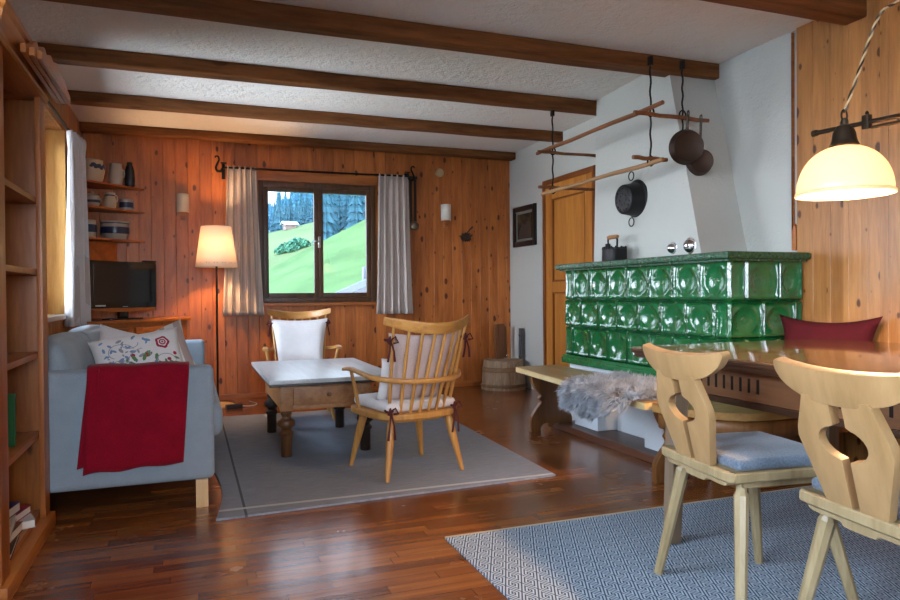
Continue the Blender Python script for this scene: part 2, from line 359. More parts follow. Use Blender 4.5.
# ------------------------------------------------------------------ mesh builder
def TR(loc=(0, 0, 0), rot=(0, 0, 0)):
    return Matrix.Translation(loc) @ Euler(rot).to_matrix().to_4x4()
class MB:
    def __init__(s): s.bm = bmesh.new()
    def merge(s, tmp, mat=None):
        if mat is not None: bmesh.ops.transform(tmp, matrix=mat, verts=tmp.verts)
        mp = {v: s.bm.verts.new(v.co) for v in tmp.verts}
        for f in tmp.faces:
            try: s.bm.faces.new([mp[v] for v in f.verts])
            except ValueError: pass
        tmp.free(); return s
    def raw(s, vs, fs, mat=None):
        t = bmesh.new(); vv = [t.verts.new(v) for v in vs]
        for f in fs: t.faces.new([vv[i] for i in f])
        return s.merge(t, mat)
    def box(s, lo, hi, bev=0.0, mat=None, seg=2):
        t = bmesh.new()
        bmesh.ops.create_cube(t, size=1)
        for v in t.verts:
            v.co = Vector([(a+b)/2 + c*(b-a) for a, b, c in zip(lo, hi, v.co)])
        if bev: bmesh.ops.bevel(t, geom=list(t.edges), offset=bev, segments=seg, profile=.7, affect='EDGES')
        return s.merge(t, mat)
    def cbox(s, c, d, bev=0.0, rot=(0, 0, 0), seg=2):
        return s.box([-a/2 for a in d], [a/2 for a in d], bev, TR(c, rot), seg)
    def prism(s, pts, th, bev=0.0, mat=None, seg=2):
        """outline in local XY extruded along local Z from 0 to th"""
        t = bmesh.new()
        f = t.faces.new([t.verts.new((p[0], p[1], 0)) for p in pts])
        r = bmesh.ops.extrude_face_region(t, geom=[f])
        for v in r['geom']:
            if isinstance(v, bmesh.types.BMVert): v.co.z += th
        bmesh.ops.recalc_face_normals(t, faces=t.faces)
        if bev:
            es = [e for e in t.edges if abs(e.verts[0].co.z-e.verts[1].co.z) < 1e-6]
            bmesh.ops.bevel(t, geom=es, offset=bev, segments=seg, profile=.7, affect='EDGES')
        return s.merge(t, mat)
    def lathe(s, prof, n=24, mat=None, cap=True):
        vs = []; fs = []
        for r, z in prof:
            for i in range(n): a = 2*PI*i/n; vs.append((r*math.cos(a), r*math.sin(a), z))
        for k in range(len(prof)-1):
            for i in range(n):
                j = (i+1) % n; fs.append((k*n+i, k*n+j, (k+1)*n+j, (k+1)*n+i))
        if cap:
            fs.append(tuple(range(n-1, -1, -1))); b = (len(prof)-1)*n; fs.append(tuple(range(b, b+n)))
        return s.raw(vs, fs, mat)
    def tube(s, path, r, n=8, mat=None, closed=False):
        path = [Vector(p) for p in path]; m = len(path)
        rs = r if isinstance(r, (list, tuple)) else [r]*m
        vs = []; fs = []; up = None
        for k, p in enumerate(path):
            a = path[(k-1) % m] if (closed or k > 0) else p
            b = path[(k+1) % m] if (closed or k < m-1) else p
            d = (b-a).normalized()
            if up is None:
                up = Vector((0, 0, 1)) if abs(d.z) < .9 else Vector((1, 0, 0))
            u = d.cross(up).normalized(); w = u.cross(d).normalized(); up = w
            for i in range(n):
                t = 2*PI*i/n; vs.append(p + rs[k]*(math.cos(t)*u + math.sin(t)*w))
        for k in range(m if closed else m-1):
            k2 = (k+1) % m
            for i in range(n):
                j = (i+1) % n; fs.append((k*n+i, k2*n+i, k2*n+j, k*n+j))
        if not closed:
            fs.append(tuple(range(n))); fs.append(tuple(range(m*n-1, (m-1)*n-1, -1)))
        return s.raw(vs, fs, mat)
    def grid(s, fn, nu, nv, mat=None, closeu=False):
        vs = [fn(i/nu, j/nv) for j in range(nv+1) for i in range(nu+(0 if closeu else 1))]
        w = nu if closeu else nu+1
        fs = []
        for j in range(nv):
            for i in range(nu):
                a = j*w+i; b = j*w+(i+1) % w
                fs.append((a, b, b+w, a+w))
        return s.raw(vs, fs, mat)
    def soft(s, sx, sy, sz, r, mat=None, puff=0, k=7, puffx=0):
        """rounded, slightly padded block centred on the origin"""
        def coords(h):
            rr = min(r, h*.98); inner = [-(h-rr) + 2*(h-rr)*i/k for i in range(k+1)]
            return [-h, -h+rr*.25, -h+rr*.6] + inner + [h-rr*.6, h-rr*.25, h]
        H = (sx/2, sy/2, sz/2); C = [coords(h) for h in H]
        t = bmesh.new()
        for ax in range(3):
            a, b = [(1, 2), (2, 0), (0, 1)][ax]
            for sg in (-1, 1):
                g = []
                for u in C[a]:
                    row = []
                    for v in C[b]:
                        p = [0, 0, 0]; p[ax] = sg*H[ax]; p[a] = u; p[b] = v
                        row.append(t.verts.new(p))
                    g.append(row)
                for i in range(len(g)-1):
                    for j in range(len(g[0])-1):
                        q = [g[i][j], g[i+1][j], g[i+1][j+1], g[i][j+1]]
                        t.faces.new(q if sg > 0 else q[::-1])
        for v in t.verts:
            p = v.co.copy(); q = Vector([max(-(h-min(r, h*.98)), min(h-min(r, h*.98), c)) for c, h in zip(p, H)])
            d = p-q
            if d.length > 1e-9: v.co = q + d.normalized()*min(r, min(H)*.98) if True else v.co
            ex = (1-(p.x/H[0])**2)*(1-(p.y/H[1])**2)
            if puff: v.co.z += puff*ex*(1 if p.z > 0 else -.3)*abs(p.z/H[2])
            if puffx:
                ey = (1-(p.z/H[2])**2)*(1-(p.y/H[1])**2); v.co.x += puffx*ey*(p.x/H[0])
        bmesh.ops.remove_doubles(t, verts=t.verts, dist=1e-5)
        return s.merge(t, mat)
    def pillow(s, w, d, h, mat=None, n=18, pin=.1, jit=0.0):
        P = lambda u, v, sg: pillow_pt(w, d, h, u, v, sg, pin, jit)
        for sg in (1, -1):
            s.grid(lambda a, b: P(a*2-1, b*2-1, sg), n, n, mat)
        return s
    def build(s, name, mat, parent=None, smooth=True, angle=40, doubles=False, solid=0, kind=None):
        if doubles: bmesh.ops.remove_doubles(s.bm, verts=s.bm.verts, dist=1e-5)
        bmesh.ops.recalc_face_normals(s.bm, faces=s.bm.faces)
        me = bpy.data.meshes.new(name); s.bm.to_mesh(me); s.bm.free()
        if smooth:
            me.shade_smooth(); me.set_sharp_from_angle(angle=math.radians(angle))
        ms = mat if isinstance(mat, list) else [mat]
        for m in ms: me.materials.append(M[m] if isinstance(m, str) else m)
        o = bpy.data.objects.new(name, me); COL.objects.link(o)
        if parent: o.parent = parent
        if solid:
            md = o.modifiers.new('thickness', 'SOLIDIFY'); md.thickness = solid; md.offset = 0
        if kind: o['kind'] = kind
        return o
def pillow_pt(w, d, h, u, v, sg, pin=.1, jit=0.0):
    x = w/2*u*(1-pin*(1-v*v)*u*u); y = d/2*v*(1-pin*(1-u*u)*v*v)
    z = sg*h/2*max(0, (1-u**4))**.55*max(0, (1-v**4))**.55
    if jit: z += jit*mnoise.noise(Vector((u*2.3+5, v*2.3, sg*.5)))*(1-u**4)*(1-v**4)
    return (x, y, z)
def thing(name, label, cat, loc=(0, 0, 0), rz=0, group=None):
    o = bpy.data.objects.new(name, None); COL.objects.link(o)
    o.location = loc; o.rotation_euler = (0, 0, rz); o.empty_display_size = .1
    o['label'] = label; o['category'] = cat
    if group: o['group'] = group
    return o
def tag(o, label, cat, group=None, loc=None, rot=None):
    o['label'] = label; o['category'] = cat
    if group: o['group'] = group
    if loc: o.location = loc
    if rot: o.rotation_euler = rot
    return o
def struct(o): o['kind'] = 'structure'; return o
def copy_tree(o, parent=None):
    c = o.copy(); COL.objects.link(c)
    if parent: c.parent = parent
    for ch in list(o.children): copy_tree(ch, c)
    return c
def spline(pts, n=8):
    pts = [Vector(p) for p in pts]; out = []
    for i in range(len(pts)-1):
        p0 = pts[max(0, i-1)]; p1 = pts[i]; p2 = pts[i+1]; p3 = pts[min(len(pts)-1, i+2)]
        for k in range(n):
            t = k/n
            out.append(.5*((2*p1)+(-p0+p2)*t+(2*p0-5*p1+4*p2-p3)*t*t+(-p0+3*p1-3*p2+p3)*t**3))
    out.append(pts[-1]); return out
def sp2(pts, n=6): return [(p.x, p.y) for p in spline([(a, b, 0) for a, b in pts], n)]

# ================================================================== ROOM
XL, XR, YB, YF, ZC = -.87, 3.30, -2.2, 6.88, 2.505
mb = MB(); mb.box((XL-.3, YB-.3, -.12), (XR+.3, YF+.3, 0)); struct(mb.build('floor', 'floor'))
mb = MB(); mb.box((XL-.3, YB-.3, ZC), (XR+.3, YF+.3, ZC+.2)); struct(mb.build('ceiling', 'ceiling'))

def panel_wall(mb, axis, plane, u0, u1, z0, z1, holes, w=.105, th=.02, sgn=1, ustart=0.0):
    """boards with chamfered edges (real grooves); the room side of every board lies at plane"""
    k = math.floor((u0-ustart)/w)
    while ustart+k*w < u1:
        a = max(u0, ustart+k*w); b = min(u1, ustart+(k+1)*w); k += 1
        cuts = sorted({a, b} | {h for H in holes for h in (H[0], H[1]) if a < h < b})
        for p, q in zip(cuts, cuts[1:]):
            if q-p < .004: continue
            spans = [(z0, z1)]
            for H in holes:
                if p < H[1]-1e-4 and q > H[0]+1e-4:
                    ns = []
                    for s0, s1 in spans:
                        if H[2] > s0: ns.append((s0, min(s1, H[2])))
                        if H[3] < s1: ns.append((max(s0, H[3]), s1))
                    spans = [s for s in ns if s[1]-s[0] > .005]
            for s0, s1 in spans:
                g = .0006
                if axis == 'X': mb.box((p+g, plane, s0), (q-g, plane+sgn*th, s1), 0.0022, None, 1) if sgn > 0 else mb.box((p+g, plane+sgn*th, s0), (q-g, plane, s1), 0.0022, None, 1)
                else:
                    lo, hi = sorted((plane, plane+sgn*th)); mb.box((lo, p+g, s0), (hi, q-g, s1), 0.0022, None, 1)
def slab(mb, axis, p0, p1, u0, u1, z0, z1, holes):
    us = sorted({u0, u1} | {h for H in holes for h in H[:2]}); lo, hi = sorted((p0, p1))
    for a, b in zip(us, us[1:]):
        hs = [H for H in holes if H[0] <= a+1e-5 and H[1] >= b-1e-5]
        zs = [(z0, z1)] if not hs else [(z0, hs[0][2]), (hs[0][3], z1)]
        for s0, s1 in zs:
            if s1-s0 > .001:
                mb.box((a, lo, s0), (b, hi, s1)) if axis == 'X' else mb.box((lo, a, s0), (hi, b, s1))

HW = (.63, 1.785, .915, 2.09)           # window in the far wall
mb = MB(); panel_wall(mb, 'X', YF, XL, XR, .0, ZC, [HW]); slab(mb, 'X', YF+.0205, YF+.24, XL-.24, XR+.2, 0, ZC, [HW])
struct(mb.build('wall_back', 'wall_wood', angle=20))
HL = [(4.5, 5.9, .86, 2.24), (-1.7, -.5, .75, 2.28), (.0, 1.05, .75, 2.28), (1.4, 2.45, .75, 2.28)]   # left wall: first window, then three unseen ones added for daylight
mb = MB(); panel_wall(mb, 'Y', XL, YB, YF, 0, ZC, HL, sgn=-1); slab(mb, 'Y', XL-.0205, XL-.24, YB, YF+.02, 0, ZC, HL)
struct(mb.build('wall_left', 'wall_wood_y', angle=20))
YW = 3.035
HD = [(5.18, 6.10, -.01, 2.06)]
mb = MB(); slab(mb, 'Y', XR, XR+.06, YW, YF+.02, 0, ZC, HD); mb.box((XR+.06, YW, 0), (XR+.2, YF+.02, ZC)); struct(mb.build('wall_right', 'plaster', smooth=False))
mb = MB(); panel_wall(mb, 'Y', XR-.02, YB, YW, 0, ZC, [], w=.112, sgn=1, ustart=YW); mb.box((XR+.0005, YB, 0), (XR+.2, YW, ZC))
struct(mb.build('wall_right', 'wall_wood_y', angle=20))
HR = [(-.7, .8, .85, 2.25)]  # unseen rear window, added to bring in more daylight
mb = MB(); slab(mb, 'X', YB, YB-.24, XL, XR, 0, ZC, HR); struct(mb.build('wall_rear', 'plaster', smooth=False))

# beams
for k, (yf, h, w) in enumerate(((2.73, .10, .14), (3.795, .098, .125), (4.82, .092, .115), (5.83, .085, .11), (6.85, .075, .12))):
    mb = MB()
    def fn(u, v, yf=yf, h=h, w=w, k=k):
        x = XL + (XR-XL)*u; a = v*2*PI
        c, s = math.cos(a), math.sin(a); e = .22
        yy = w/2*math.copysign(abs(c)**e, c); zz = h/2*math.copysign(abs(s)**e, s)
        j = .006*mnoise.noise(Vector((x*2.1, k*9+v*3, v*2)))
        return (x, yf-w/2+yy+j, ZC-h/2+zz+(j if zz < 0 else 0))
    mb.grid(lambda u, v: fn(v, u), 28, 50, None, closeu=True)
    struct(mb.build('ceiling_beam', 'beam', angle=50))

# baseboards
mb = MB(); mb.box((XL, YF-.016, 0), (XR, YF, .055), .004); struct(mb.build('baseboard_back', 'casing'))
mb = MB(); mb.box((XR-.036, YB, 0), (XR-.02, 2.2, .055), .004); struct(mb.build('baseboard_right', 'casing'))
# strip closing the panelling against the plaster, with the pointed foot above the stove
mb = MB(); mb.prism([(.0, 1.23), (.03, 1.23), (.03, 1.36), (.015, 1.385), (.01, 1.36), (.006, 1.385), (.006, 2.49), (.0, 2.49)], .022, .004, Matrix(((0, 0, -1, XR), (-1, 0, 0, YW+.035), (0, 1, 0, 0), (0, 0, 0, 1))))
struct(mb.build('trim_1', 'casing'))

# ---------------------------------------------------------------- windows
def window(name, origin, rz, W, H, frame_mat, double=True, depth=.07, handle=True, inset=.0):
    """local X along the window, local -Y into the room, origin at the lower corner"""
    r = bpy.data.objects.new(name, None); COL.objects.link(r); r.location = origin; r.rotation_euler = (0, 0, rz); r['kind'] = 'structure'
    f = .05
    mb = MB()
    mb.box((0, inset, 0), (f, inset+depth, H), .005); mb.box((W-f, inset, 0), (W, inset+depth, H), .005)
    mb.box((f, inset, 0), (W-f, inset+depth, f), .005); mb.box((f, inset, H-f), (W-f, inset+depth, H), .005)
    mb.build('window_frame', frame_mat, r)
    n = 2 if double else 1; w = (W-2*f)/n; st = .045
    for i in range(n):
        a = f+i*w; b = a+w
        mb = MB()
        mb.box((a, inset+.008, f), (a+st, inset+.055, H-f), .006); mb.box((b-st, inset+.008, f), (b, inset+.055, H-f), .006)
        mb.box((a+st, inset+.008, f), (b-st, inset+.055, f+st), .006); mb.box((a+st, inset+.008, H-f-st), (b-st, inset+.055, H-f), .006)
        s = mb.build('sash', frame_mat, r)
        mb = MB(); mb.box((a+st-.004, inset+.028, f+st-.004), (b-st+.004, inset+.034, H-f-st+.004)); mb.build('pane', 'glass', s, smooth=False)
    if handle:
        mb = MB(); c = W/2+.005
        mb.box((c-.014, inset-.006, H*.46), (c+.014, inset+.009, H*.46+.11), .003)
        mb.tube([(c, inset-.004, H*.46+.06), (c, inset-.035, H*.46+.06), (c-.05, inset-.04, H*.46+.06)], .007, 8)
        mb.build('handle', 'steel', r)
    return r
window('window_1', (HW[0], YF-.012, HW[2]), 0, HW[1]-HW[0], HW[3]-HW[2], 'dark_frame')
mb = MB(); mb.box((.60, YF-.03, HW[3]), (1.81, YF, HW[3]+.095), .006); struct(mb.build('trim_2', 'casing'))
mb = MB(); mb.box((.60, YF-.05, HW[2]-.035), (1.81, YF, HW[2]), .006); struct(mb.build('trim_3', 'casing'))
window('window_2', (XL-.14, HL[0][0], HL[0][2]), PI/2, HL[0][1]-HL[0][0], HL[0][3]-HL[0][2], 'window_pine', handle=False)
mb = MB(); mb.box((XL-.14, HL[0][0], HL[0][2]-.03), (XL+.03, HL[0][1], HL[0][2]+.002), .004); struct(mb.build('windowsill_left', 'sconce'))
mb = MB()
mb.box((XL-.14, HL[0][1]-.02, HL[0][2]), (XL+.012, HL[0][1]+.002, HL[0][3]), .003); mb.box((XL-.14, HL[0][0]-.002, HL[0][2]), (XL+.012, HL[0][0]+.02, HL[0][3]), .003)
struct(mb.build('trim_4', 'window_pine'))
for k, h in enumerate(HL[1:]): window('window_%d' % (k+3), (XL-.14, h[0], h[2]), PI/2, h[1]-h[0], h[3]-h[2], 'window_pine', handle=False)  # added windows out of view, lighting the stove and dining side
window('window_6', (HR[0][1], YB-.1, HR[0][2]), PI, HR[0][1]-HR[0][0], HR[0][3]-HR[0][2], 'window_pine', handle=False)

# ---------------------------------------------------------------- door in the right wall
d = bpy.data.objects.new('door_1', None); COL.objects.link(d); d['kind'] = 'structure'; d.location = (XR, 5.64, 0)
mb = MB()
for a, b in ((-.475, -.425), (.425, .475)): mb.box((-.012, a, 0), (.05, b, 2.095), .004)
mb.box((-.012, -.425, 2.045), (.05, .425, 2.095), .004); mb.build('door_casing', 'door_case', d)
mb = MB()
for a, b in ((-.424, -.30), (.30, .424)): mb.box((-.004, a, .01), (.04, b, 2.044), .004)
for a, b in ((.01, .2), (1.0, 1.10), (1.90, 2.044)): mb.box((-.004, -.30, a), (.04, .30, b), .004)
mb.build('door_leaf', 'door', d)
for a, b in ((.2, 1.0), (1.10, 1.90)):
    mb = MB(); mb.box((.014, -.302, a-.002), (.034, .302, b+.002)); mb.box((.006, -.27, a+.03), (.03, .27, b-.03), .006); mb.build('door_panel', 'door', d)
    mb = MB()
    mb.box((.0, -.30, a), (.02, -.285, b), .004); mb.box((.0, .285, a), (.02, .30, b), .004); mb.box((.0, -.285, a), (.02, .285, a+.015), .004); mb.box((.0, -.285, b-.015), (.02, .285, b), .004)
    mb.build('panel_moulding', 'door_case', d)

# ================================================================== STOVE
SX, SY0, SY1, SXE = 2.74, 2.98, 4.74, 3.268
st = thing('tiled_stove', 'large green glazed tile stove with dark green cornice against plaster chimney', 'stove', (SX, SY0, 0))
TW = .2347
def tile(mb, o, ud, nd, u0, u1, z0, z1, full=True):
    """one glazed tile: raised rim, round hollow with a swirl"""
    n = 22 if full else 8; m = 22
    W = u1-u0; H = z1-z0
    def fn(a, b):
        u = a*W; v = b*H
        e = min(u, W-u, v, H-v)
        h = .014*min(1, e/.008)
        if e > .012:
            h -= .009*min(1, (e-.012)/.008)
        if full:
            r = math.hypot(u-W/2, (v-H/2)*W/H); R0 = W*.36
            if r < R0:
                h -= .020*(1-(r/R0)**2)
                th = math.atan2(v-H/2, u-W/2)
                if r < R0*.62: h += .007*(1+math.cos(r*2*PI/.024-th))*.5*(1-r/(R0*.7))
            else:
                th = math.atan2(v-H/2, u-W/2)
                h += .004*math.cos(th*4)*min(1, (r-R0)/.02)*min(1, max(0, (e-.012)/.02))
        else:
            h -= .008*max(0, math.sin(PI*a))*max(0, math.sin(PI*b))
        p = Vector(o)+Vector(ud)*(u0+u)+Vector((0, 0, z0+v))+Vector(nd)*(h-.012)
        return p
    mb.grid(fn, n, m)
rows = [(.94, 1.172, True), (.735, .94, False), (.515, .735, True)]
L = SY1-SY0
for z0, z1, odd in rows:
    mb = MB(); g = .0015
    # long face, from the near corner towards the far end
    u = 0.0; first = True
    while u < L-.01:
        w = TW if (odd or not first) else TW/2
        e = min(L, u+w)
        tile(mb, (0, 0, 0), (0, 1, 0), (-1, 0, 0), u+g, e-g, z0+g, z1-g, e-u > TW*.8)
        u = e; first = False
    u = 0.0; first = True; L2 = SXE-SX
    while u < L2-.01:
        w = TW/2 if (odd and first) else TW
        e = min(L2, u+w)
        tile(mb, (0, 0, 0), (1, 0, 0), (0, -1, 0), u+g, e-g, z0+g, z1-g, e-u > TW*.6)
        u = e; first = False
    mb.build('tile_row', 'tile', st, angle=60)
mb = MB(); mb.box((.035, .035, .5), (SXE-SX, L, 1.175)); mb.build('stove_core', 'cornice', st, smooth=False)
mb = MB(); mb.box((-.06, -.055, 1.172), (SXE-SX+.005, L+.05, 1.212), .018, None, 4); mb.box((-.03, -.03, 1.16), (SXE-SX, L+.03, 1.18), .006); mb.build('cornice', 'cornice', st)
mb = MB(); mb.box((-.022, -.02, .452), (SXE-SX, L+.02, .497), .012, None, 3); mb.box((-.014, -.014, .49), (SXE-SX, L+.01, .516), .008, None, 3); mb.build('skirting', 'tile', st)
mb = MB(); mb.box((.03, .02, .0), (SXE-SX, L-.02, .506), .01); mb.build('plinth', 'plinth', st)
for y0 in (1.10, .28):
    mb = MB(); mb.box((-.13, y0, .041), (.035, y0+.30, .42), .008); mb.build('support_block', 'plinth', st)
mb = MB(); mb.box((2.53, 3.0, .001), (XR-.53, 4.52, .04), .004); hearth = mb.build('hearth_board', 'hearth')
tag(hearth, 'dark brown hearth board on the floor under the stove bench', 'hearth')
mb = MB(); mb.box((2.50, 2.98, .001), (2.5295, 4.54, .046), .006); mb.build('edge_strip', 'hearth_edge', hearth)

# chimney hood
hb = [(2.90, 3.38), (2.95, 4.65), (XR+.05, 4.65), (XR+.05, 3.43)]; ht = [(2.95, 3.76), (3.02, 4.71), (XR+.05, 4.71), (XR+.05, 3.74)]
mb = MB()
N = 10
def hoodp(u, v):
    k = u*4; i = int(k) % 4; f = k-int(k)
    a = Vector(hb[i]).lerp(Vector(hb[(i+1) % 4]), f); b = Vector(ht[i]).lerp(Vector(ht[(i+1) % 4]), f)
    t = v
    p = a.lerp(b, t); return (p.x, p.y, 1.205+(ZC-1.205)*v)
mb.grid(hoodp, 48, 14, closeu=True)
struct(mb.build('wall_chimney', 'plaster', angle=35))
# vent caps
def vent_cap(loc, r, label):
    t = thing('vent_cap', label, 'vent cap', loc, 0, None)
    mb = MB(); mb.lathe([(r*.9, 0), (r, .006), (r*.96, .012), (r*.75, .026), (r*.4, .036), (.002, .04)], 24, Matrix.Rotation(-PI/2, 4, 'Y')); mb.build('cap', 'chrome', t)
    mb = MB(); mb.lathe([(r*1.12, -.004), (r*1.12, .002), (r*.9, .004)], 24, Matrix.Rotation(-PI/2, 4, 'Y')); mb.build('flange', 'chrome', t)
vent_cap((2.914, 3.665, 1.275), .035, 'smaller round chrome vent cap on chimney above stove, nearer the flat iron')
vent_cap((2.904, 3.49, 1.28), .046, 'larger round chrome vent cap on chimney, nearer the room corner of stove')

# flat iron
t = thing('charcoal_iron', 'black antique charcoal iron with wooden grip standing on stove cornice', 'iron', (2.80, 4.18, 1.212), PI/2)
ol = sp2([(-.10, -.055), (-.10, .055), (-.02, .062), (.07, .035), (.115, 0), (.07, -.035), (-.02, -.062), (-.10, -.055)], 5)[:-1]
mb = MB(); mb.prism(ol, .085, .006); mb.build('body', 'black_iron', t)
mb = MB()
for i in range(0, len(ol), 2):
    p = ol[i]; mb.lathe([(.007, .083), (.007, .098), (.003, .106)], 8, TR((p[0]*.92, p[1]*.92, 0)))
mb.build('crown_teeth', 'black_iron', t)  # separate raised teeth standing along the rim of the iron
mb = MB(); mb.prism([(p[0]*.85, p[1]*.8) for p in ol], .012, .003, TR((0, 0, .085))); mb.lathe([(.022, .095), (.018, .125), (.022, .128)], 12, TR((.05, 0, 0))); mb.build('lid', 'black_iron', t)
mb = MB(); mb.tube([(-.06, 0, .095), (-.065, 0, .15), (-.055, 0, .165)], .007, 8); mb.build('handle_post', 'black_iron', t)
mb = MB(); mb.tube([(.045, 0, .12), (.05, 0, .15), (.045, 0, .165)], .007, 8); mb.build('handle_post', 'black_iron', t)
mb = MB(); mb.lathe([(.012, 0), (.016, .02), (.015, .06), (.016, .1), (.012, .12)], 14, TR((-.07, 0, .172), (0, PI/2, 0))); mb.build('grip', 'cork', t)

# cake mould / colander on the chimney
t = thing('cake_mould', 'dark round tin mould hanging by its ring on the plaster chimney', 'mould', (2.95, 4.09, 1.645))
Rm = Matrix.Rotation(-PI/2-.05, 4, 'Y')
mb = MB(); mb.lathe([(.133, 0), (.138, .004), (.131, .012), (.118, .02), (.11, .07), (.102, .115), (.096, .12), (.06, .122), (.001, .122)], 36, Rm, cap=True)
mb.build('bowl', 'black_iron', t)
mb = MB()
for k in range(14):
    a = 2*PI*k/14; mb.lathe([(.008, .118), (.008, .125), (.003, .127)], 8, Rm @ Matrix.Translation((.075*math.cos(a), .075*math.sin(a), 0)))
for k in range(7):
    a = 2*PI*k/7; mb.lathe([(.008, .118), (.008, .125), (.003, .127)], 8, Rm @ Matrix.Translation((.038*math.cos(a), .038*math.sin(a), 0)))
mb.build('base_pattern', 'black_iron', t)
for s in (1, -1):
    mb = MB(); mb.tube([(-.05+.0*k, .03*math.sin(2*PI*k/16), s*(.16+.03*math.cos(2*PI*k/16))) for k in range(16)], .0045, 6, closed=True); mb.build('ring_handle', 'black_iron', t)

# ================================================================== HANGING RACK
t = thing('hanging_rack', 'wooden pole drying rack on twisted iron rods hanging from the ceiling beams', 'rack', (2.66, 4.1, 2.37))
def W(p): return Vector(p)-Vector((2.66, 4.1, 2.37))
mb = MB()
def pole(a, b, r, mat, nm='pole'):
    mb = MB(); a = W(a); b = W(b); mb.tube([a.lerp(b, k/6)+Vector((0, 0, .003*math.sin(k*2.2))) for k in range(7)], [r*(1+.06*math.sin(k*1.7)) for k in range(7)], 10); return mb.build(nm, mat, t)
pole((2.635, 4.98, 2.115), (2.635, 3.40, 2.115), .014, 'rack'); pole((2.65, 4.93, 1.783), (2.65, 3.42, 1.783), .014, 'rack_pale')
pole((2.54, 3.55, 2.087), (3.10, 3.55, 2.079), .013, 'rack', 'crossbar'); pole((2.53, 3.55, 1.815), (2.78, 3.55, 1.812), .013, 'rack', 'crossbar')
pole((2.54, 4.79, 2.088), (3.24, 4.79, 2.088), .012, 'rack', 'crossbar'); pole((2.545, 4.79, 1.815), (3.24, 4.79, 1.815), .012, 'rack', 'crossbar')
def rod(x, y, z0, z1):
    mb = MB(); n = 26
    mb.tube([W((x+.003*math.cos(k*1.2), y+.003*math.sin(k*1.2), z1+(z0-z1)*k/n)) for k in range(n+1)], .006, 6)
    mb.cbox(W((x, y, z1+.01)), (.022, .03, .055), .003)
    for zz in ((2.10, 1.80) if z0 < 1.9 else (2.10,)):
        mb.tube([W((x+.024*math.cos(2*PI*k/14), y, zz+.028*math.sin(2*PI*k/14))) for k in range(14)], .0055, 6, closed=True)
    mb.build('iron_rod', 'iron', t)
rod(2.66, 3.55, 1.765, 2.40); rod(2.90, 3.55, 1.93, 2.40); rod(2.67, 4.79, 1.765, 2.39); rod(3.21, 4.79, 1.79, 2.40)

def pan(loc, r, hl, label, rz, tilt):
    t = thing('frying_pan', label, 'pan', loc, rz)
    Rr = Matrix.Rotation(PI/2+tilt, 4, 'X')       # bottom faces -Y
    mb = MB(); mb.lathe([(.001, .0), (r*.78, .0), (r*.84, .004), (r, -.05), (r*1.015, -.052), (r*.97, -.047), (r*.80, -.006), (.001, -.005)], 36, Rr, cap=False); mb.build('bowl', 'pan', t)
    mb = MB(); mb.tube([(0, .035, r*.9), (0, .03, r+.03), (0, .02, r+hl*.6), (0, .015, r+hl)], [.011, .009, .008, .009], 8)
    mb.tube([(0, .015+.016*math.cos(2*PI*k/12), r+hl+.013+.016*math.sin(2*PI*k/12)) for k in range(12)], .004, 6, closed=True); mb.build('handle', 'pan_handle', t)
pan((2.875, 3.46, 1.885), .108, .085, 'larger dark frying pan hanging from the rack crossbar, bottom outward', -.35, .1)
pan((2.985, 3.475, 1.805), .085, .175, 'smaller brown pan hanging lower on the rack crossbar beside the larger pan', -.35, .06)

# ================================================================== PENDANT
PX, PY = 2.24, 1.86
t = thing('pendant_lamp', 'lit white glass dome pendant lamp hanging over the dining table', 'lamp', (PX, PY, 1.345)); t.scale = (.9, .9, 1)
prof = []
for k in range(15):
    a = k/14*PI/2; prof.append((.172*math.cos(a)**.85 if k < 14 else .045, .012+.165*math.sin(a)))
prof = [p for p in prof if p[0] > .045]+[(.045, .178)]
mb = MB(); n = 96; vs = []; fs = []
pr = [(.179, 0), (.181, .006), (.176, .012)]+prof
for i, (r, z) in enumerate(pr):
    for k in range(n):
        rr = r*(1+(.012 if k % 2 and i > 2 else 0)); a = 2*PI*k/n; vs.append((rr*math.cos(a), rr*math.sin(a), z))
for i in range(len(pr)-1):
    for k in range(n): fs.append((i*n+k, i*n+(k+1) % n, (i+1)*n+(k+1) % n, (i+1)*n+k))
mb.raw(vs, fs); mb.build('glass_shade', 'shade_glass', t, angle=80, solid=.004)
mb = MB(); mb.lathe([(.052, .172), (.056, .18), (.05, .19), (.046, .2), (.042, .225), (.03, .25), (.014, .256), (.012, .275)], 24); mb.build('lamp_holder', 'brass_dark', t)
mb = MB(); mb.lathe([(.002, .05), (.02, .055), (.03, .075), (.028, .095), (.015, .12), (.012, .16)], 16); mb.build('bulb', 'bulb', t)
mb = MB(); mb.tube([(-.0, .13, .252), (0, -.3, .236), (0, -1.1, .205)], .0085, 10); mb.tube([(0, -.12, .222), (0, -1.1, .187)], .006, 8)
mb.lathe([(.012, 0), (.013, .02), (.009, .024)], 10, TR((0, .13, .252), (-PI/2, 0, 0)))
mb.cbox((0, -.1, .245), (.022, .03, .05), .004); mb.lathe([(.004, 0), (.008, .006), (.004, .014)], 10, TR((0, -.1, .27)))
mb.build('slide_rail', 'brass_dark', t)
mb = MB(); mb.tube([(.016*math.cos(2*PI*k/12), 0, .29+.02*math.sin(2*PI*k/12)) for k in range(12)], .004, 6, closed=True); mb.tube([(0, .016*math.cos(2*PI*k/12), .262+.016*math.sin(2*PI*k/12)) for k in range(12)], .004, 6, closed=True); mb.build('hook', 'brass_dark', t)
cp = [Vector((0, 0, .30)), Vector((.005, -.06, .43)), Vector((.0, -.11, .53)), Vector((.012, -.155, .615)), Vector((.09, -.20, .68)), Vector((.34, -.32, 1.0)), Vector((.4, -.34, 1.138))]
cs = spline(cp, 14)
